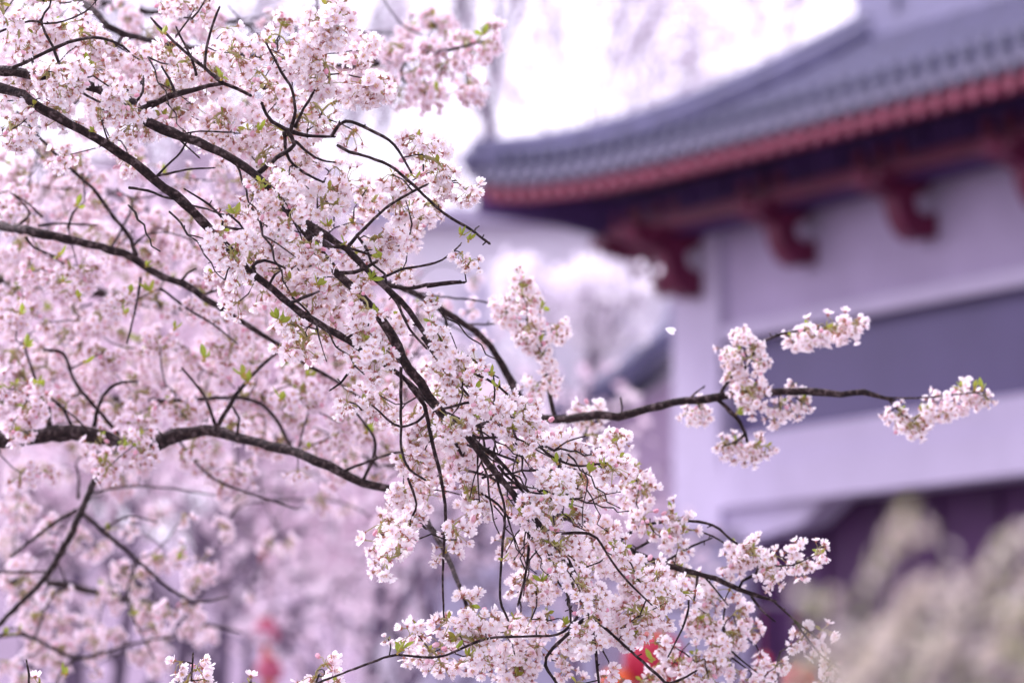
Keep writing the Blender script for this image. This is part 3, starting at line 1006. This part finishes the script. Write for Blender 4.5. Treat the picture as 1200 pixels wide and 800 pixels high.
for _ in range(44):
    x, y = random.choice([(random.uniform(150, 420), random.uniform(30, 300)), (random.uniform(300, 520), random.uniform(250, 450)), (random.uniform(480, 690), random.uniform(400, 720)), (random.uniform(520, 680), random.uniform(420, 640))])
    if not (x < 200 + y * .9 and x > y * 1.0 - 130): continue
    th = random.gauss(.85, .45)
    L = random.uniform(45, 120)
    cx, cy = math.cos(th), math.sin(th)
    pts = [(x, y)]
    for i_, q in enumerate((.2, .36, .5, .66, .8, .9, 1)):
        z_ = (1 if i_ % 2 else -1) * random.uniform(.5, 2.6)
        pts.append((x + cx * L * q - cy * z_ + random.uniform(-2, 2), y + cy * L * q + cx * z_ + 10 * q * q))
    w_ = random.uniform(2.2, 4)
    C1.limb(L1(pts, w_, w_ * .55, 7.05, random.uniform(6.88, 6.98)), True, into=random.choice((A1, A2, MM)))
    if random.random() < .6:
        bx, by = pts[2]
        th2 = th + random.choice((-.6, .6))
        C1.limb(L1([(bx, by), (bx + math.cos(th2) * 18, by + math.sin(th2) * 18), (bx + math.cos(th2) * 36 + 3, by + math.sin(th2) * 36 + 5)], w_ * .7, w_ * .45, 6.97, 6.93), True, into=MM)
RB = C1.limb([(345, 255, 7.05, 8), (400, 300, 7.5, 7), (440, 326, 7.85, 7), (480, 341, 8.0, 7.5), (510, 358, 8.1, 8), (545, 380, 8.1, 8.5), (575, 405, 8.15, 9), (600, 450, 8.15, 10), (625, 487, 8.1, 11), (665, 490, 8.05, 11.5), (700, 486, 8, 11), (725, 488, 8, 11), (760, 478, 8, 10.5), (790, 472, 8, 10), (830, 467, 8, 10), (850, 463, 8, 11), (900, 460, 8, 10), (930, 458, 8, 10), (985, 462, 8, 8.5), (1012, 460, 8, 8), (1030, 464, 8, 5), (1045, 469, 8, 4)])
QB = C1.limb([(600, 578, 6.97, 7), (650, 602, 7.3, 7), (703, 620, 7.5, 8), (745, 648, 7.55, 8), (790, 665, 7.55, 7.5), (830, 675, 7.55, 6.5), (865, 690, 7.55, 6), (905, 703, 7.55, 4)])
for b_, pts, w0, w1, d in [
 (RB, [(650, 488), (646, 470), (640, 440), (636, 410), (628, 385), (612, 350), (606, 335)], 6, 3, 8.1), (RB, [(843, 464), (852, 448), (872, 432), (888, 406), (905, 395), (932, 388), (960, 386)], 5, 3, 8.0), (RB, [(840, 467), (862, 488), (873, 508), (880, 530)], 6, 4, 8), (RB, [(873, 508), (862, 518), (850, 522)], 4, 2.5, 8), (RB, [(805, 470), (815, 460), (822, 455)], 3, 2, 8),
 (RB, [(1012, 462), (1045, 466), (1080, 466), (1110, 463), (1140, 460)], 3, 2, 8), (RB, [(1040, 465), (1050, 478), (1065, 490)], 3.5, 2.5, 8), (RB, [(728, 486), (729, 478), (728, 470)], 3, 2, 8),
 (RB, [(510, 358), (523, 375), (516, 395)], 5, 3, 8.2), (RB, [(480, 341), (520, 348), (560, 352), (580, 358)], 3, 2, 8.3), (RB, [(545, 380), (570, 380), (590, 378)], 3, 2, 8.3),
 (QB, [(728, 632), (755, 615), (800, 610), (835, 615), (857, 632), (885, 650), (905, 660)], 4.5, 2.5, 7.55), (QB, [(742, 645), (780, 625), (810, 620), (835, 628), (855, 640)], 3.5, 2, 7.6), (QB, [(818, 672), (816, 685), (814, 700)], 4, 3, 7.55), (QB, [(865, 690), (870, 680), (886, 672), (890, 660)], 4, 3, 7.55), (QB, [(826, 676), (838, 690), (850, 705)], 3, 2, 7.55), (QB, [(880, 698), (893, 715), (905, 725)], 3.4, 2, 7.5),
 (QB, [(807, 690), (807, 712), (800, 735), (785, 765)], 3.4, 2.2, 7.3), (QB, [(745, 648), (755, 660), (767, 668)], 5, 3, 7.55), (QB, [(775, 660), (810, 640), (830, 632)], 4, 2, 7.6), (QB, [(858, 770), (876, 784)], 3, 2, 7.6), (QB, [(905, 703), (930, 725), (955, 745)], 3, 2, 7.5), (QB, [(930, 725), (960, 765), (985, 782)], 3, 2, 7.5), (QB, [(850, 705), (850, 752), (890, 790)], 3, 2, 7.6),
]:
    C1.limb(L1(pts, w0, w1, d), True, into=b_)

GRID_F = [
 "66322431250000",
 "66548865772000",
 "677679888872",
 "367657888751",
 "11141056576250",
 "0000002675898 ",
 "00000058847810",
 "00000058875620",
 "0000002565300000",
 "00000003645400",
 "00000000025745",
 "0000000000464883",
 "0000000000043896 2",
 "00000000000435689720",
 "000000000005354375",
 "0000000000043366861",
 "0000000000030255846",
 "00000000000000468373",
 "000000000000667988710",
 "0000000000006658883",
]
random.seed(31)
scatter(C1, GRID_F, 2.6, lambda x, y: 7.03 + random.uniform(-.10, .38), True, clear=[(712, 600, 34, 36), (716, 692, 26, 40), (542, 668, 30, 42), (500, 690, 36, 34), (505, 600, 22, 26), (660, 705, 14, 30), (775, 760, 50, 40), (575, 655, 16, 26), (70, 158, 46, 18), (205, 215, 46, 40), (420, 185, 22, 14)])
random.seed(33)
# clusters placed one by one
for x, y, k, s in [(545, 222, 'mid', .9), (528, 214, 'big', .8), (540, 296, 'small', .9), (552, 305, 'small', .8), (512, 352, 'small', .8), (478, 622, 'big', .85), (466, 628, 'mid', .9), (530, 618, 'mid', .9), (522, 645, 'small', .9),
                   (222, 790, 'mid', 1.05), (240, 795, 'small', 1), (372, 785, 'mid', 1.1), (388, 797, 'small', 1), (212, 775, 'small', .9), (292, 800, 'small', 1), (45, 800, 'small', 1), (455, 748, 'small', .5),
                   (705, 548, 'mid', .9), (726, 535, 'small', 1), (718, 550, 'small', 1), (733, 650, 'mid', .9), (745, 672, 'big', .85), (765, 690, 'big', .85), (715, 700, 'mid', .9), (735, 735, 'big', 1), (750, 720, 'mid', 1), (690, 745, 'big', 1)]:
    more(C1, x, y, 7.0, k, s, .06)
for x, y, k, s in [(612, 345, 'big', .75), (600, 368, 'mid', .9), (625, 395, 'mid', .9), (608, 330, 'small', 1), (640, 425, 'big', .7), (638, 450, 'mid', .9), (652, 385, 'small', .9), (618, 375, 'mid', .9),
                   (870, 402, 'big', .72), (880, 420, 'big', .72), (858, 410, 'mid', .9), (875, 455, 'mid', 1), (868, 440, 'mid', 1), (882, 462, 'small', 1), (945, 390, 'mid', .9), (968, 388, 'mid', 1), (988, 382, 'mid', .9), (1000, 378, 'small', .8), (935, 398, 'small', .9),
                   (915, 480, 'mid', .95), (940, 474, 'mid', .85), (925, 455, 'small', .6), (820, 480, 'mid', .75), (808, 484, 'small', .7), (862, 524, 'mid', .85), (890, 524, 'mid', .8), (848, 518, 'small', .8), (878, 535, 'small', .8),
                   (1055, 486, 'mid', .75), (1072, 496, 'mid', .95), (1085, 484, 'mid', .8), (1110, 470, 'mid', .9), (1128, 464, 'mid', .95), (1142, 458, 'small', .9), (1158, 468, 'small', .5), (1040, 484, 'small', .6), (655, 510, 'mid', .9), (648, 525, 'big', .8)]:
    more(C1, x, y, 8.0, k, s * 8 / 7 * .92, .05)
    more(C1, x + random.uniform(-9, 9), y + random.uniform(-7, 10), 8.03, random.choice(('small', 'mid')), s * 8 / 7 * .85, .06)
for x, y, k, s in [(738, 556, 'mid', 1), (748, 572, 'mid', 1), (745, 545, 'small', 1), (735, 580, 'small', 1), (760, 612, 'mid', 1), (785, 605, 'mid', 1), (775, 628, 'mid', .9), (800, 618, 'small', 1), (750, 600, 'small', 1),
                   (865, 640, 'mid', 1), (885, 650, 'big', .8), (910, 658, 'big', .85), (935, 660, 'big', .8), (955, 650, 'mid', .8), (900, 672, 'mid', 1), (870, 655, 'mid', 1), (955, 745, 'mid', 1.05), (962, 738, 'small', 1), (940, 748, 'small', 1), (985, 785, 'mid', 1), (970, 790, 'small', 1), (998, 778, 'small', .9), (893, 790, 'big', .9), (875, 797, 'mid', 1), (910, 780, 'small', .9),
                   (800, 675, 'big', .9), (820, 690, 'mid', 1), (785, 690, 'mid', 1), (840, 700, 'mid', 1), (855, 690, 'small', 1), (830, 720, 'big', .95), (850, 740, 'big', .95), (820, 745, 'big', .9), (840, 765, 'big', .95), (855, 775, 'mid', 1), (870, 745, 'mid', .9), (815, 775, 'mid', 1), (795, 640, 'small', .9), (710, 655, 'mid', .9), (700, 640, 'mid', 1),
                   (768, 752, 'small', 1), (790, 775, 'mid', .9), (772, 785, 'mid', 1), (752, 797, 'small', 1), (800, 797, 'mid', .9), (830, 795, 'mid', 1), (760, 700, 'mid', 1), (860, 720, 'mid', 1), (778, 750, 'small', 1), (795, 772, 'small', 1), (762, 792, 'small', 1.1)]:
    more(C1, x, y, 7.6, k, s, .12)
for x, y in [(268, 290), (280, 306), (258, 278), (428, 412), (442, 426), (70, 92), (84, 96), (140, 117), (150, 120), (316, 216), (330, 234), (322, 246), (340, 250), (506, 384), (518, 408), (530, 428), (542, 446), (575, 470), (590, 480), (605, 490), (620, 506), (355, 285), (372, 300), (430, 354), (528, 488), (622, 602), (640, 622), (650, 640), (660, 660), (674, 682), (686, 702), (690, 726), (640, 590), (655, 570)]:
    more(C1, x, y, 6.88, random.choice(('mid', 'mid', 'big')), .9, .03)
random.seed(35)
for x, y in [(176, 46), (110, 65), (122, 70), (305, 217), (326, 245), (284, 248), (287, 163), (370, 326), (312, 368), (318, 376), (345, 290), (403, 280), (440, 362), (428, 328), (450, 424), (540, 288), (533, 284), (492, 212), (472, 752), (466, 760), (535, 757), (552, 778), (545, 420), (570, 436), (580, 465), (668, 600), (585, 664), (650, 545), (655, 730), (610, 720), (640, 690), (100, 165), (260, 85), (455, 300), (385, 255), (705, 545), (560, 460), (600, 480), (690, 560)]:
    C1.tufts.append((at(x, y, 6.93), random.uniform(.8, 1.15)))
for x, y, d in [(615, 455, 8), (603, 325, 8), (866, 481, 8), (1124, 446, 8), (1140, 448, 8), (1150, 452, 8), (1082, 480, 8), (800, 628, 7.6), (760, 625, 7.6), (865, 640, 7.6), (640, 400, 8), (650, 355, 8), (745, 560, 7.6), (755, 795, 7.5), (560, 745, 7.3), (785, 600, 7.6)]:
    C1.tufts.append((at(x, y, d), random.uniform(.9, 1.2)))
C1.finish()

# ------------------------------------------------------------------ the softer cherry behind it on the left
random.seed(41)
b2 = at(-340, 500, 9.1); b2 = Vector((b2.x, b2.y, 0))
C2 = Tree('cherry tree behind the nearest one, soft pink blossom massed at the left', b2, 'cherry trees in blossom', True)
tr = MB()
sp = spline([(b2.x + .1, b2.y, -.05, .22), (b2.x + .05, b2.y, .3, .165), (b2.x - .02, b2.y, 1.1, .14), (b2.x + .02, b2.y, 2.0, .12), (b2.x - .03, b2.y, 2.8, .10), (b2.x + .08, b2.y, 3.7, .07), (b2.x, b2.y + .1, 4.8, .04)], .08)
tr.tube([Vector(q[:3]) for q in sp], [q[3] for q in sp], 14, 0, .08)
tr.build('trunk', M_BARK, C2.root, b2, smooth=True)
E1 = C2.limb([(-340, 200, 9.1, 26), (-120, 250, 8.6, 15), (0, 265, 8.2, 12), (40, 272, 8.1, 12), (90, 283, 8.1, 11), (130, 292, 8.1, 10.5), (160, 305, 8.1, 10), (190, 325, 8.1, 9.5), (215, 333, 8.1, 9.5), (240, 350, 8.1, 9), (270, 368, 8.1, 7.5), (320, 400, 8.1, 6), (345, 417, 8.1, 5.5), (365, 430, 8.1, 5), (395, 447, 8.1, 4), (440, 480, 8.1, 3)])
E2 = C2.limb([(-340, 540, 9.1, 36), (-120, 525, 8.5, 26), (30, 513, 8.3, 21), (60, 508, 8.3, 21), (110, 509, 8.3, 20), (140, 520, 8.3, 19), (175, 522, 8.25, 20), (205, 510, 8.2, 18), (240, 505, 8.2, 14), (280, 512, 8.15, 13), (315, 521, 8.1, 13), (345, 530, 8.05, 13), (370, 540, 8, 13), (400, 553, 8.0, 12.5), (425, 565, 8, 11), (470, 578, 8, 9), (500, 610, 7.9, 8), (525, 655, 7.8, 7), (540, 690, 7.7, 6), (555, 735, 7.7, 5), (575, 790, 7.7, 4)])
E3 = C2.limb([(-340, -60, 9.1, 20), (-100, -70, 9.0, 14), (40, -40, 8.7, 11), (92, 0, 8.4, 10), (118, 20, 8.3, 9), (145, 40, 8.3, 8), (250, 60, 8.7, 7), (350, 72, 8.8, 6), (420, 78, 8.8, 6), (480, 66, 8.8, 6), (520, 60, 8.8, 5), (562, 50, 8.8, 3)])
E4 = C2.limb([(108, 515, 8.3, 10), (118, 540, 8.5, 9), (95, 600, 8.8, 9), (75, 640, 8.9, 9), (50, 680, 9.0, 8), (22, 708, 9.0, 7), (-30, 760, 9.1, 5)])
E5 = C2.limb([(-340, 800, 9.2, 26), (-150, 780, 9.4, 16), (0, 745, 9.7, 6), (40, 748, 9.8, 5), (90, 770, 9.9, 4.5), (150, 755, 10, 3.5), (200, 745, 10, 2.5)])
for b_, pts, w0, w1, d in [
 (E1, [(160, 300), (150, 275), (130, 250), (110, 222), (85, 200), (50, 165), (22, 134)], 6, 3.5, 8.1), (E1, [(20, 265), (35, 250), (18, 230)], 4, 2, 8.2), (E1, [(45, 265), (70, 262), (110, 264)], 4, 2, 8.2), (E1, [(50, 255), (35, 240), (16, 228)], 3, 2, 8.2), (E1, [(30, 278), (40, 290), (60, 298)], 4, 2, 8.1), (E1, [(165, 325), (160, 355), (150, 398)], 4.5, 2.5, 8.05), (E1, [(188, 338), (225, 365), (250, 380), (275, 400)], 4, 2, 8.2), (E1, [(213, 328), (220, 320), (226, 317)], 4, 3, 8.1), (E1, [(240, 345), (255, 340), (270, 350)], 4, 2, 8.1), (E1, [(155, 290), (170, 275), (190, 272)], 4, 2, 8.3), (E1, [(80, 268), (85, 250), (95, 240)], 4, 2, 8.2), (E1, [(130, 292), (155, 240), (140, 225)], 4, 2, 8.7),
 (E2, [(110, 500), (118, 470), (135, 450), (157, 447)], 6, 3, 8.3), (E2, [(56, 505), (58, 490), (58, 480)], 6, 4, 8.3), (E2, [(85, 502), (75, 480), (62, 468)], 5, 3, 8.3), (E2, [(253, 504), (275, 465), (300, 435), (325, 412), (340, 398)], 6, 3, 8.1), (E2, [(253, 500), (240, 465), (216, 434)], 5, 2.5, 8.1), (E2, [(278, 510), (280, 490), (275, 480)], 4, 3, 8.1), (E2, [(345, 530), (300, 470), (200, 470), (175, 468)], 5, 5, 8.6), (E2, [(60, 500), (40, 440), (30, 410)], 5, 3, 8.4), (E2, [(140, 510), (90, 450), (75, 415), (55, 410)], 5, 4, 8.5), (E2, [(425, 565), (440, 520), (415, 480)], 5, 3, 7.9), (E2, [(400, 553), (470, 530), (500, 560)], 4, 2.4, 7.8), (E2, [(205, 510), (250, 560), (330, 590), (345, 595)], 4, 2, 8.8),
 (E4, [(90, 597), (60, 615), (15, 650)], 6, 4, 9.1), (E4, [(98, 602), (130, 630), (160, 655), (200, 690), (230, 705), (262, 700)], 6, 2.5, 9.3), (E4, [(92, 585), (92, 560), (90, 548)], 4, 3, 9), (E4, [(105, 578), (150, 570), (200, 572), (250, 580)], 3, 2, 9.2), (E4, [(60, 670), (0, 670)], 4, 3, 9.2), (E4, [(160, 655), (150, 690), (155, 720), (180, 770)], 4, 2, 9.6), (E4, [(120, 620), (150, 605), (180, 610)], 3, 2, 9.2),
 (E3, [(440, 72), (430, 40), (380, 25), (370, -10)], 4, 3, 8.8), (E3, [(480, 66), (470, 90), (500, 110)], 4, 3, 8.8), (E3, [(520, 60), (500, 45), (470, 28), (450, 0)], 3, 2, 9.3), (E3, [(350, 72), (300, 40), (270, 10)], 4, 2, 9), (E3, [(145, 40), (90, 120), (10, 170)], 5, 3, 8.6),
 (E5, [(40, 748), (60, 700), (75, 690)], 4, 2, 9.7), (E5, [(90, 770), (70, 790), (60, 830)], 4, 3, 9.5), (E5, [(0, 745), (15, 735), (30, 742)], 3, 2, 9)]:
    C2.limb(L1(pts, w0, w1, d), True, into=b_)
GRID_B = [
 "3322322432321",
 "43333325424443",
 "433332222344520",
 "43322211000000",
 "5443211000000",
 "665212420",
 "76524543",
 "7765775432",
 "77765566444332",
 "8877335655554320",
 "888877657765300",
 "888888888776",
 "745766788877",
 "4356566435776",
 "3111101111124",
 "4133222000030",
 "4234331000",
 "5444442000",
 "54324410",
 "55313100",
]
def depth_b(x, y):
    if y < 150 and x > 250: return 8.8 + random.uniform(-.1, .3)
    if y > 560: return 9.7 + random.uniform(-.4, .9)
    return 8.4 + random.uniform(-.2, 1.1)
random.seed(43)
scatter(C2, GRID_B, 3.1, depth_b, True)
for x, y in [(420, 85), (450, 95), (470, 105), (500, 100), (490, 80), (520, 75), (545, 62), (565, 52), (430, 60), (405, 75)]:
    more(C2, x, y, 8.8, 'mid', 1.1, .1)
for x, y in [(25, 480), (15, 510), (40, 470), (10, 455), (140, 525), (130, 545), (155, 510), (118, 520), (165, 530)]:
    more(C2, x, y, 8.05, 'mid', 1.05, .05)
random.seed(45)
for x, y in [(90, 242), (92, 350), (25, 368), (145, 340), (136, 365), (205, 385), (98, 425), (140, 520), (108, 545), (30, 405), (362, 515), (430, 505), (360, 440), (240, 420), (290, 448), (75, 330), (68, 300), (50, 440), (180, 300), (190, 345), (330, 468), (285, 440)]:
    C2.tufts.append((at(x, y, 8.0), random.uniform(1.0, 1.5)))
for x, y, d in [(75, 790, 8), (8, 745, 9), (20, 742, 9), (566, 32, 8.8), (520, 100, 8.8), (210, 655, 9.2), (130, 625, 9.2), (155, 720, 9.6), (185, 190, 8.7)]:
    C2.tufts.append((at(x, y, d), 1.3))
C2.finish()

# ------------------------------------------------------------------ a third cherry, blurred, filling behind
random.seed(61)
b3 = at(-420, 500, 11.6); b3 = Vector((b3.x, b3.y, 0))
C3 = Tree('farthest of the three cherry trees at the left, its blossom a blurred pale layer', b3, 'cherry trees in blossom', True)
tr = MB()
sp = spline([(b3.x, b3.y, -.05, .24), (b3.x + .05, b3.y, .4, .18), (b3.x - .04, b3.y, 1.3, .15), (b3.x, b3.y, 2.4, .13), (b3.x - .05, b3.y, 3.4, .09), (b3.x + .08, b3.y, 4.6, .05)], .1)
tr.tube([Vector(q[:3]) for q in sp], [q[3] for q in sp], 12, 0, .08)
tr.build('trunk', M_BARK, C3.root, b3, smooth=True)
for pts, w0, w1, d in [([(-420, 300), (-200, 330), (0, 330), (150, 350), (300, 380), (430, 400), (560, 440)], 22, 4, 11), ([(-420, 560), (-150, 500), (60, 470), (200, 480), (340, 520), (460, 545), (560, 540)], 24, 4, 10.8), ([(-420, 700), (-150, 690), (0, 680), (100, 690), (200, 720), (280, 740)], 20, 3, 10.9), ([(-420, 150), (-150, 120), (20, 160), (120, 220), (200, 260)], 18, 3, 11), ([(-420, -20), (-100, -40), (150, 10), (300, 30), (460, 40)], 18, 3, 11)]:
    C3.limb(L1(pts, w0, w1, d), False)
GRID_C = ["2210012110110", "22111122212211", "11100000001", "1111", "33221", "5541012", "66521343", "6655555533", "66664455554433", "77665345555544", "777777766666544", "777777777766", "6777766666655", "66666555445554", "11111111112", "21111111101", "21212112", "22122122", "22222121", "2212111"]
scatter(C3, GRID_C, 2.9, lambda x, y: (10.9 if y < 540 else 12.6) + random.uniform(-.5, .7))
for x, y in [(60, 360), (160, 400), (250, 470), (80, 500), (330, 440), (200, 330), (120, 690), (30, 600)]:
    C3.tufts.append((at(x, y, 10.5), 1.4))
C3.finish()

# a loose petal drifting down
g = MB()
flower_p = []
for u, wf in ((0, .1), (.3, .4), (.6, .55), (.86, .5), (1, .3)):
    for s in (-1, 0, 1): flower_p.append((.02 * (u - (.1 if s == 0 and u == 1 else 0)), s * .017 * wf, .004 * abs(s) * wf + .006 * u * u))
g.add(flower_p, [(i * 3 + j, (i + 1) * 3 + j, (i + 1) * 3 + j + 1, i * 3 + j + 1) for i in range(4) for j in range(2)], 0, [0] * 15)
pet = g.build('petal', [M_PETAL])
pet.location = at(780, 385, 7.7)
pet.rotation_euler = (1.2, .5, .3)
tag(pet, 'single white petal drifting in the air before the hall column', 'petal')

# ------------------------------------------------------------------ trees farther off
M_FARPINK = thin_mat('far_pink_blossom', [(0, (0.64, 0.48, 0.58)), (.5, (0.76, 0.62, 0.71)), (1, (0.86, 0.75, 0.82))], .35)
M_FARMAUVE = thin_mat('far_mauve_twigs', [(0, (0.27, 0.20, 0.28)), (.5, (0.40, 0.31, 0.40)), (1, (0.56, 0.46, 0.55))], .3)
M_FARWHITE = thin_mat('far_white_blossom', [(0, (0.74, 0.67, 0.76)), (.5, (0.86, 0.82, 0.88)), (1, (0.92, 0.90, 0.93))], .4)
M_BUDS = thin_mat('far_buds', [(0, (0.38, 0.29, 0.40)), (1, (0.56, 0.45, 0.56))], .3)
def recurse(mb, p, d, L, r, lev, tips, spread, sides=6):
    q = p + d * L
    mid = p.lerp(q, .5) + rnd_dir() * L * .08
    mb.tube([p, mid, q], [r, r * .85, r * .68], sides, 0)
    tips.append((q, lev))
    if lev == 0: return
    for k in range(random.choice((2, 3, 3))):
        nd = unit(d + rnd_dir() * spread + Vector((0, 0, .15)))
        recurse(mb, q, nd, L * random.uniform(.62, .85), r * random.uniform(.5, .68), lev - 1, tips, spread, max(3, sides - 1))
    if lev >= 2 and random.random() < .7:
        nd = unit(d + rnd_dir() * spread * 1.4)
        recurse(mb, mid, nd, L * .6, r * .45, lev - 2, tips, spread, max(3, sides - 2))
def leafquads(mb, c, n, rad, size, sq=.8):
    for _ in range(n):
        p = c + rnd_dir() * rad * random.random() ** .4 * 1.0
        a = rnd_dir(); b = unit(a.cross(rnd_dir()))
        s = size * random.uniform(.6, 1.3)
        tn = random.random()
        mb.add([p - a * s, p - b * s * .8, p + a * s, p + b * s * .8], [(0, 1, 2, 3)], 0, [tn] * 4)
def far_tree(name, px, d, h, label, crown_mat, nleaf, size, rad, group, lean=0, lev=4, r0=.14, spread=.62, fork=.38, seed=1, cat='tree', zmin=0):
    random.seed(seed)
    q = at(px, 700, d)
    base = Vector((q.x, q.y, 0))
    root = empty(name, base, label, cat, group)
    mb, tips = MB(), []
    top = Vector((lean, random.uniform(-.2, .2), h * fork))
    mb.tube([(0, 0, -.1), (lean * .3, 0, h * fork * .5), top], [r0 * 1.3, r0, r0 * .9], 9, 0)
    L = h * (1 - fork) / 2.9
    for k in range(3):
        recurse(mb, top, unit(Vector((math.cos(k * 2.1 + seed) * spread, math.sin(k * 2.1 + seed) * spread, 1))), L, r0 * .6, lev, tips, spread)
    mb.build('trunk', M_BARK_FAR, root)
    if nleaf:
        cr = MB()
        tl = [t_ for t_, l in tips if l <= 2 and t_.z > zmin]
        for t_ in tl: leafquads(cr, t_, max(1, int(nleaf / len(tl))), rad, size)
        cr.build('crown', crown_mat, root)
    return root
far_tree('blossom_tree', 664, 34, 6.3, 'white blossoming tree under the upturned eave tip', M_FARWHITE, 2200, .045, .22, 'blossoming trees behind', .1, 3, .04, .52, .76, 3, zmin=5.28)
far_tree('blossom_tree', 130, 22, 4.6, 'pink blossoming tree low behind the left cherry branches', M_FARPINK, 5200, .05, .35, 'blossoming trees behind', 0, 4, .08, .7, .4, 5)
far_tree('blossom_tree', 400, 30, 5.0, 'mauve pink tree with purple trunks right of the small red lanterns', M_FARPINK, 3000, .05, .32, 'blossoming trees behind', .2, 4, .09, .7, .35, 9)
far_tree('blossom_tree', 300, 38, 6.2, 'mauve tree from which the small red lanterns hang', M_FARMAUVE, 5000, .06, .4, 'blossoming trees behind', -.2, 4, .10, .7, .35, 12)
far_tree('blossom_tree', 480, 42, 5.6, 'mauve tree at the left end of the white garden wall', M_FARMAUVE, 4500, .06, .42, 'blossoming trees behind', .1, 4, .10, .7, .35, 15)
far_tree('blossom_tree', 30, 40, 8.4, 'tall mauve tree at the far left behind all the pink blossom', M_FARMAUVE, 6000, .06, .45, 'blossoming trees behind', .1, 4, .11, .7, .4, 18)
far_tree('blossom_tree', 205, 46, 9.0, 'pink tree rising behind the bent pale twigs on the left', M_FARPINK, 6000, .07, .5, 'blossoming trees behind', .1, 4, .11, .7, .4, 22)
far_tree('bare_tree', 772, 75, 19.0, 'bare grey tree rising over the hall roof', M_BUDS, 6500, .06, .55, 'bare trees', 0, 5, .10, .55, .42, 25)
far_tree('bare_tree', 574, 70, 19.0, 'slender bare trunk standing upright left of the eave tip', None, 0, 0, 0, 'bare trees', 0, 3, .15, .3, .72, 28)
far_tree('bare_tree', 90, 55, 14.0, 'bare purple tree beyond the left branches', M_BUDS, 2600, .05, .5, 'bare trees', 0, 5, .15, .5, .35, 31)
far_tree('bare_tree', 255, 62, 16.5, 'bare tree showing through the top left blossom', M_BUDS, 2600, .05, .5, 'bare trees', .2, 5, .15, .5, .4, 34)
far_tree('bare_tree', 640, 85, 20.0, 'palest bare tree against the white sky left of the ridge', M_BUDS, 5000, .06, .6, 'bare trees', .2, 5, .09, .5, .4, 37)

# ------------------------------------------------------------------ cream shrub close to the lens, lower right
random.seed(51)
M_CREAM = thin_mat('cream_flowers', [(0, (0.52, 0.46, 0.36)), (.5, (0.64, 0.57, 0.49)), (1, (0.76, 0.70, 0.65))], .35)
M_GREEN = thin_mat('shrub_leaf', [(0, (0.16, 0.20, 0.10)), (1, (0.34, 0.36, 0.14))], .3)
sb = at(1120, 1100, 3.05); sb = Vector((sb.x, sb.y, 0))
shrub = empty('flowering_shrub', sb, 'blurred cream flowering shrub close in front at the lower right', 'shrub')
STEMS = [([(960, 840), (1005, 735), (1070, 612)], 19, 1.0), ([(1010, 850), (1055, 765), (1095, 700), (1130, 690)], 26, 1.2), ([(1100, 850), (1130, 770), (1145, 700), (1200, 640)], 22, 1.2), ([(1160, 850), (1180, 770), (1230, 700)], 30, 1.3), ([(930, 850), (940, 770), (965, 715)], 22, .4), ([(1075, 850), (1110, 760), (1165, 705), (1215, 690)], 24, .8), ([(1130, 850), (1150, 800), (1190, 780)], 26, .9), ([(985, 850), (1000, 790), (1035, 745)], 22, .7), ([(1050, 850), (1075, 800), (1130, 770)], 28, 1.1), ([(1000, 850), (1020, 800), (1060, 770)], 26, 1.0), ([(1190, 850), (1200, 740), (1225, 670)], 22, .7)]
for pts, sprd, dens in STEMS:
    d = 2.75 + random.uniform(-.12, .15)
    P = [Vector(at(x, y, d)) for x, y in pts]
    foot = Vector((sb.x + random.uniform(-.08, .08), sb.y + random.uniform(-.08, .08), 0))
    low = P[0].lerp(foot, .5) + Vector((0, .03, .1))
    sp = spline([(*foot, .007), (*low, .006)] + [(*p, .004) for p in P], .04)
    g = MB()
    g.tube([Vector(q[:3]) for q in sp], [q[3] for q in sp], 6)
    st = g.build('stem', M_BARK_FAR, shrub, sb)
    fl, gr = MB(), MB()
    up = spline([tuple(p) for p in P], .006)
    sw = sprd * d / FPX
    clump, left, off, cs = 1.0, 0, Vector((0, 0, 0)), 1.0
    for q in up:
        if left <= 0: clump, left = random.choice((.1, .5, 1.3, 2.0)), random.randint(3, 7); off = rnd_dir() * sw * .8; cs = random.uniform(.55, 1.25)
        left -= 1
        for _ in range(int(7 * dens * clump + random.random())):
            p = Vector(q) + (off + rnd_dir() * sw * cs * random.random() ** .5 if random.random() < .72 else rnd_dir() * sw * 2.0 * random.random() ** .6)
            a = rnd_dir(); b = unit(a.cross(rnd_dir()))
            s = random.uniform(.004, .0065)
            fl.add([p - a * s, p - b * s, p + a * s, p + b * s], [(0, 1, 2, 3)], 0, [random.random()] * 4)
        if random.random() < .7:
            p = Vector(q) + rnd_dir() * sw * 1.1
            a = rnd_dir(); b = unit(a.cross(rnd_dir()))
            gr.add([p - a * .012, p - b * .004, p + a * .012, p + b * .004], [(0, 1, 2, 3)], 0, [random.random()] * 4)
    fl.build('flower_spray', M_CREAM, st)['kind'] = 'stuff'
    gr.build('leaf_spray', M_GREEN, st)['kind'] = 'stuff'
    for c in st.children:
        for v_ in c.data.vertices: v_.co = v_.co - sb
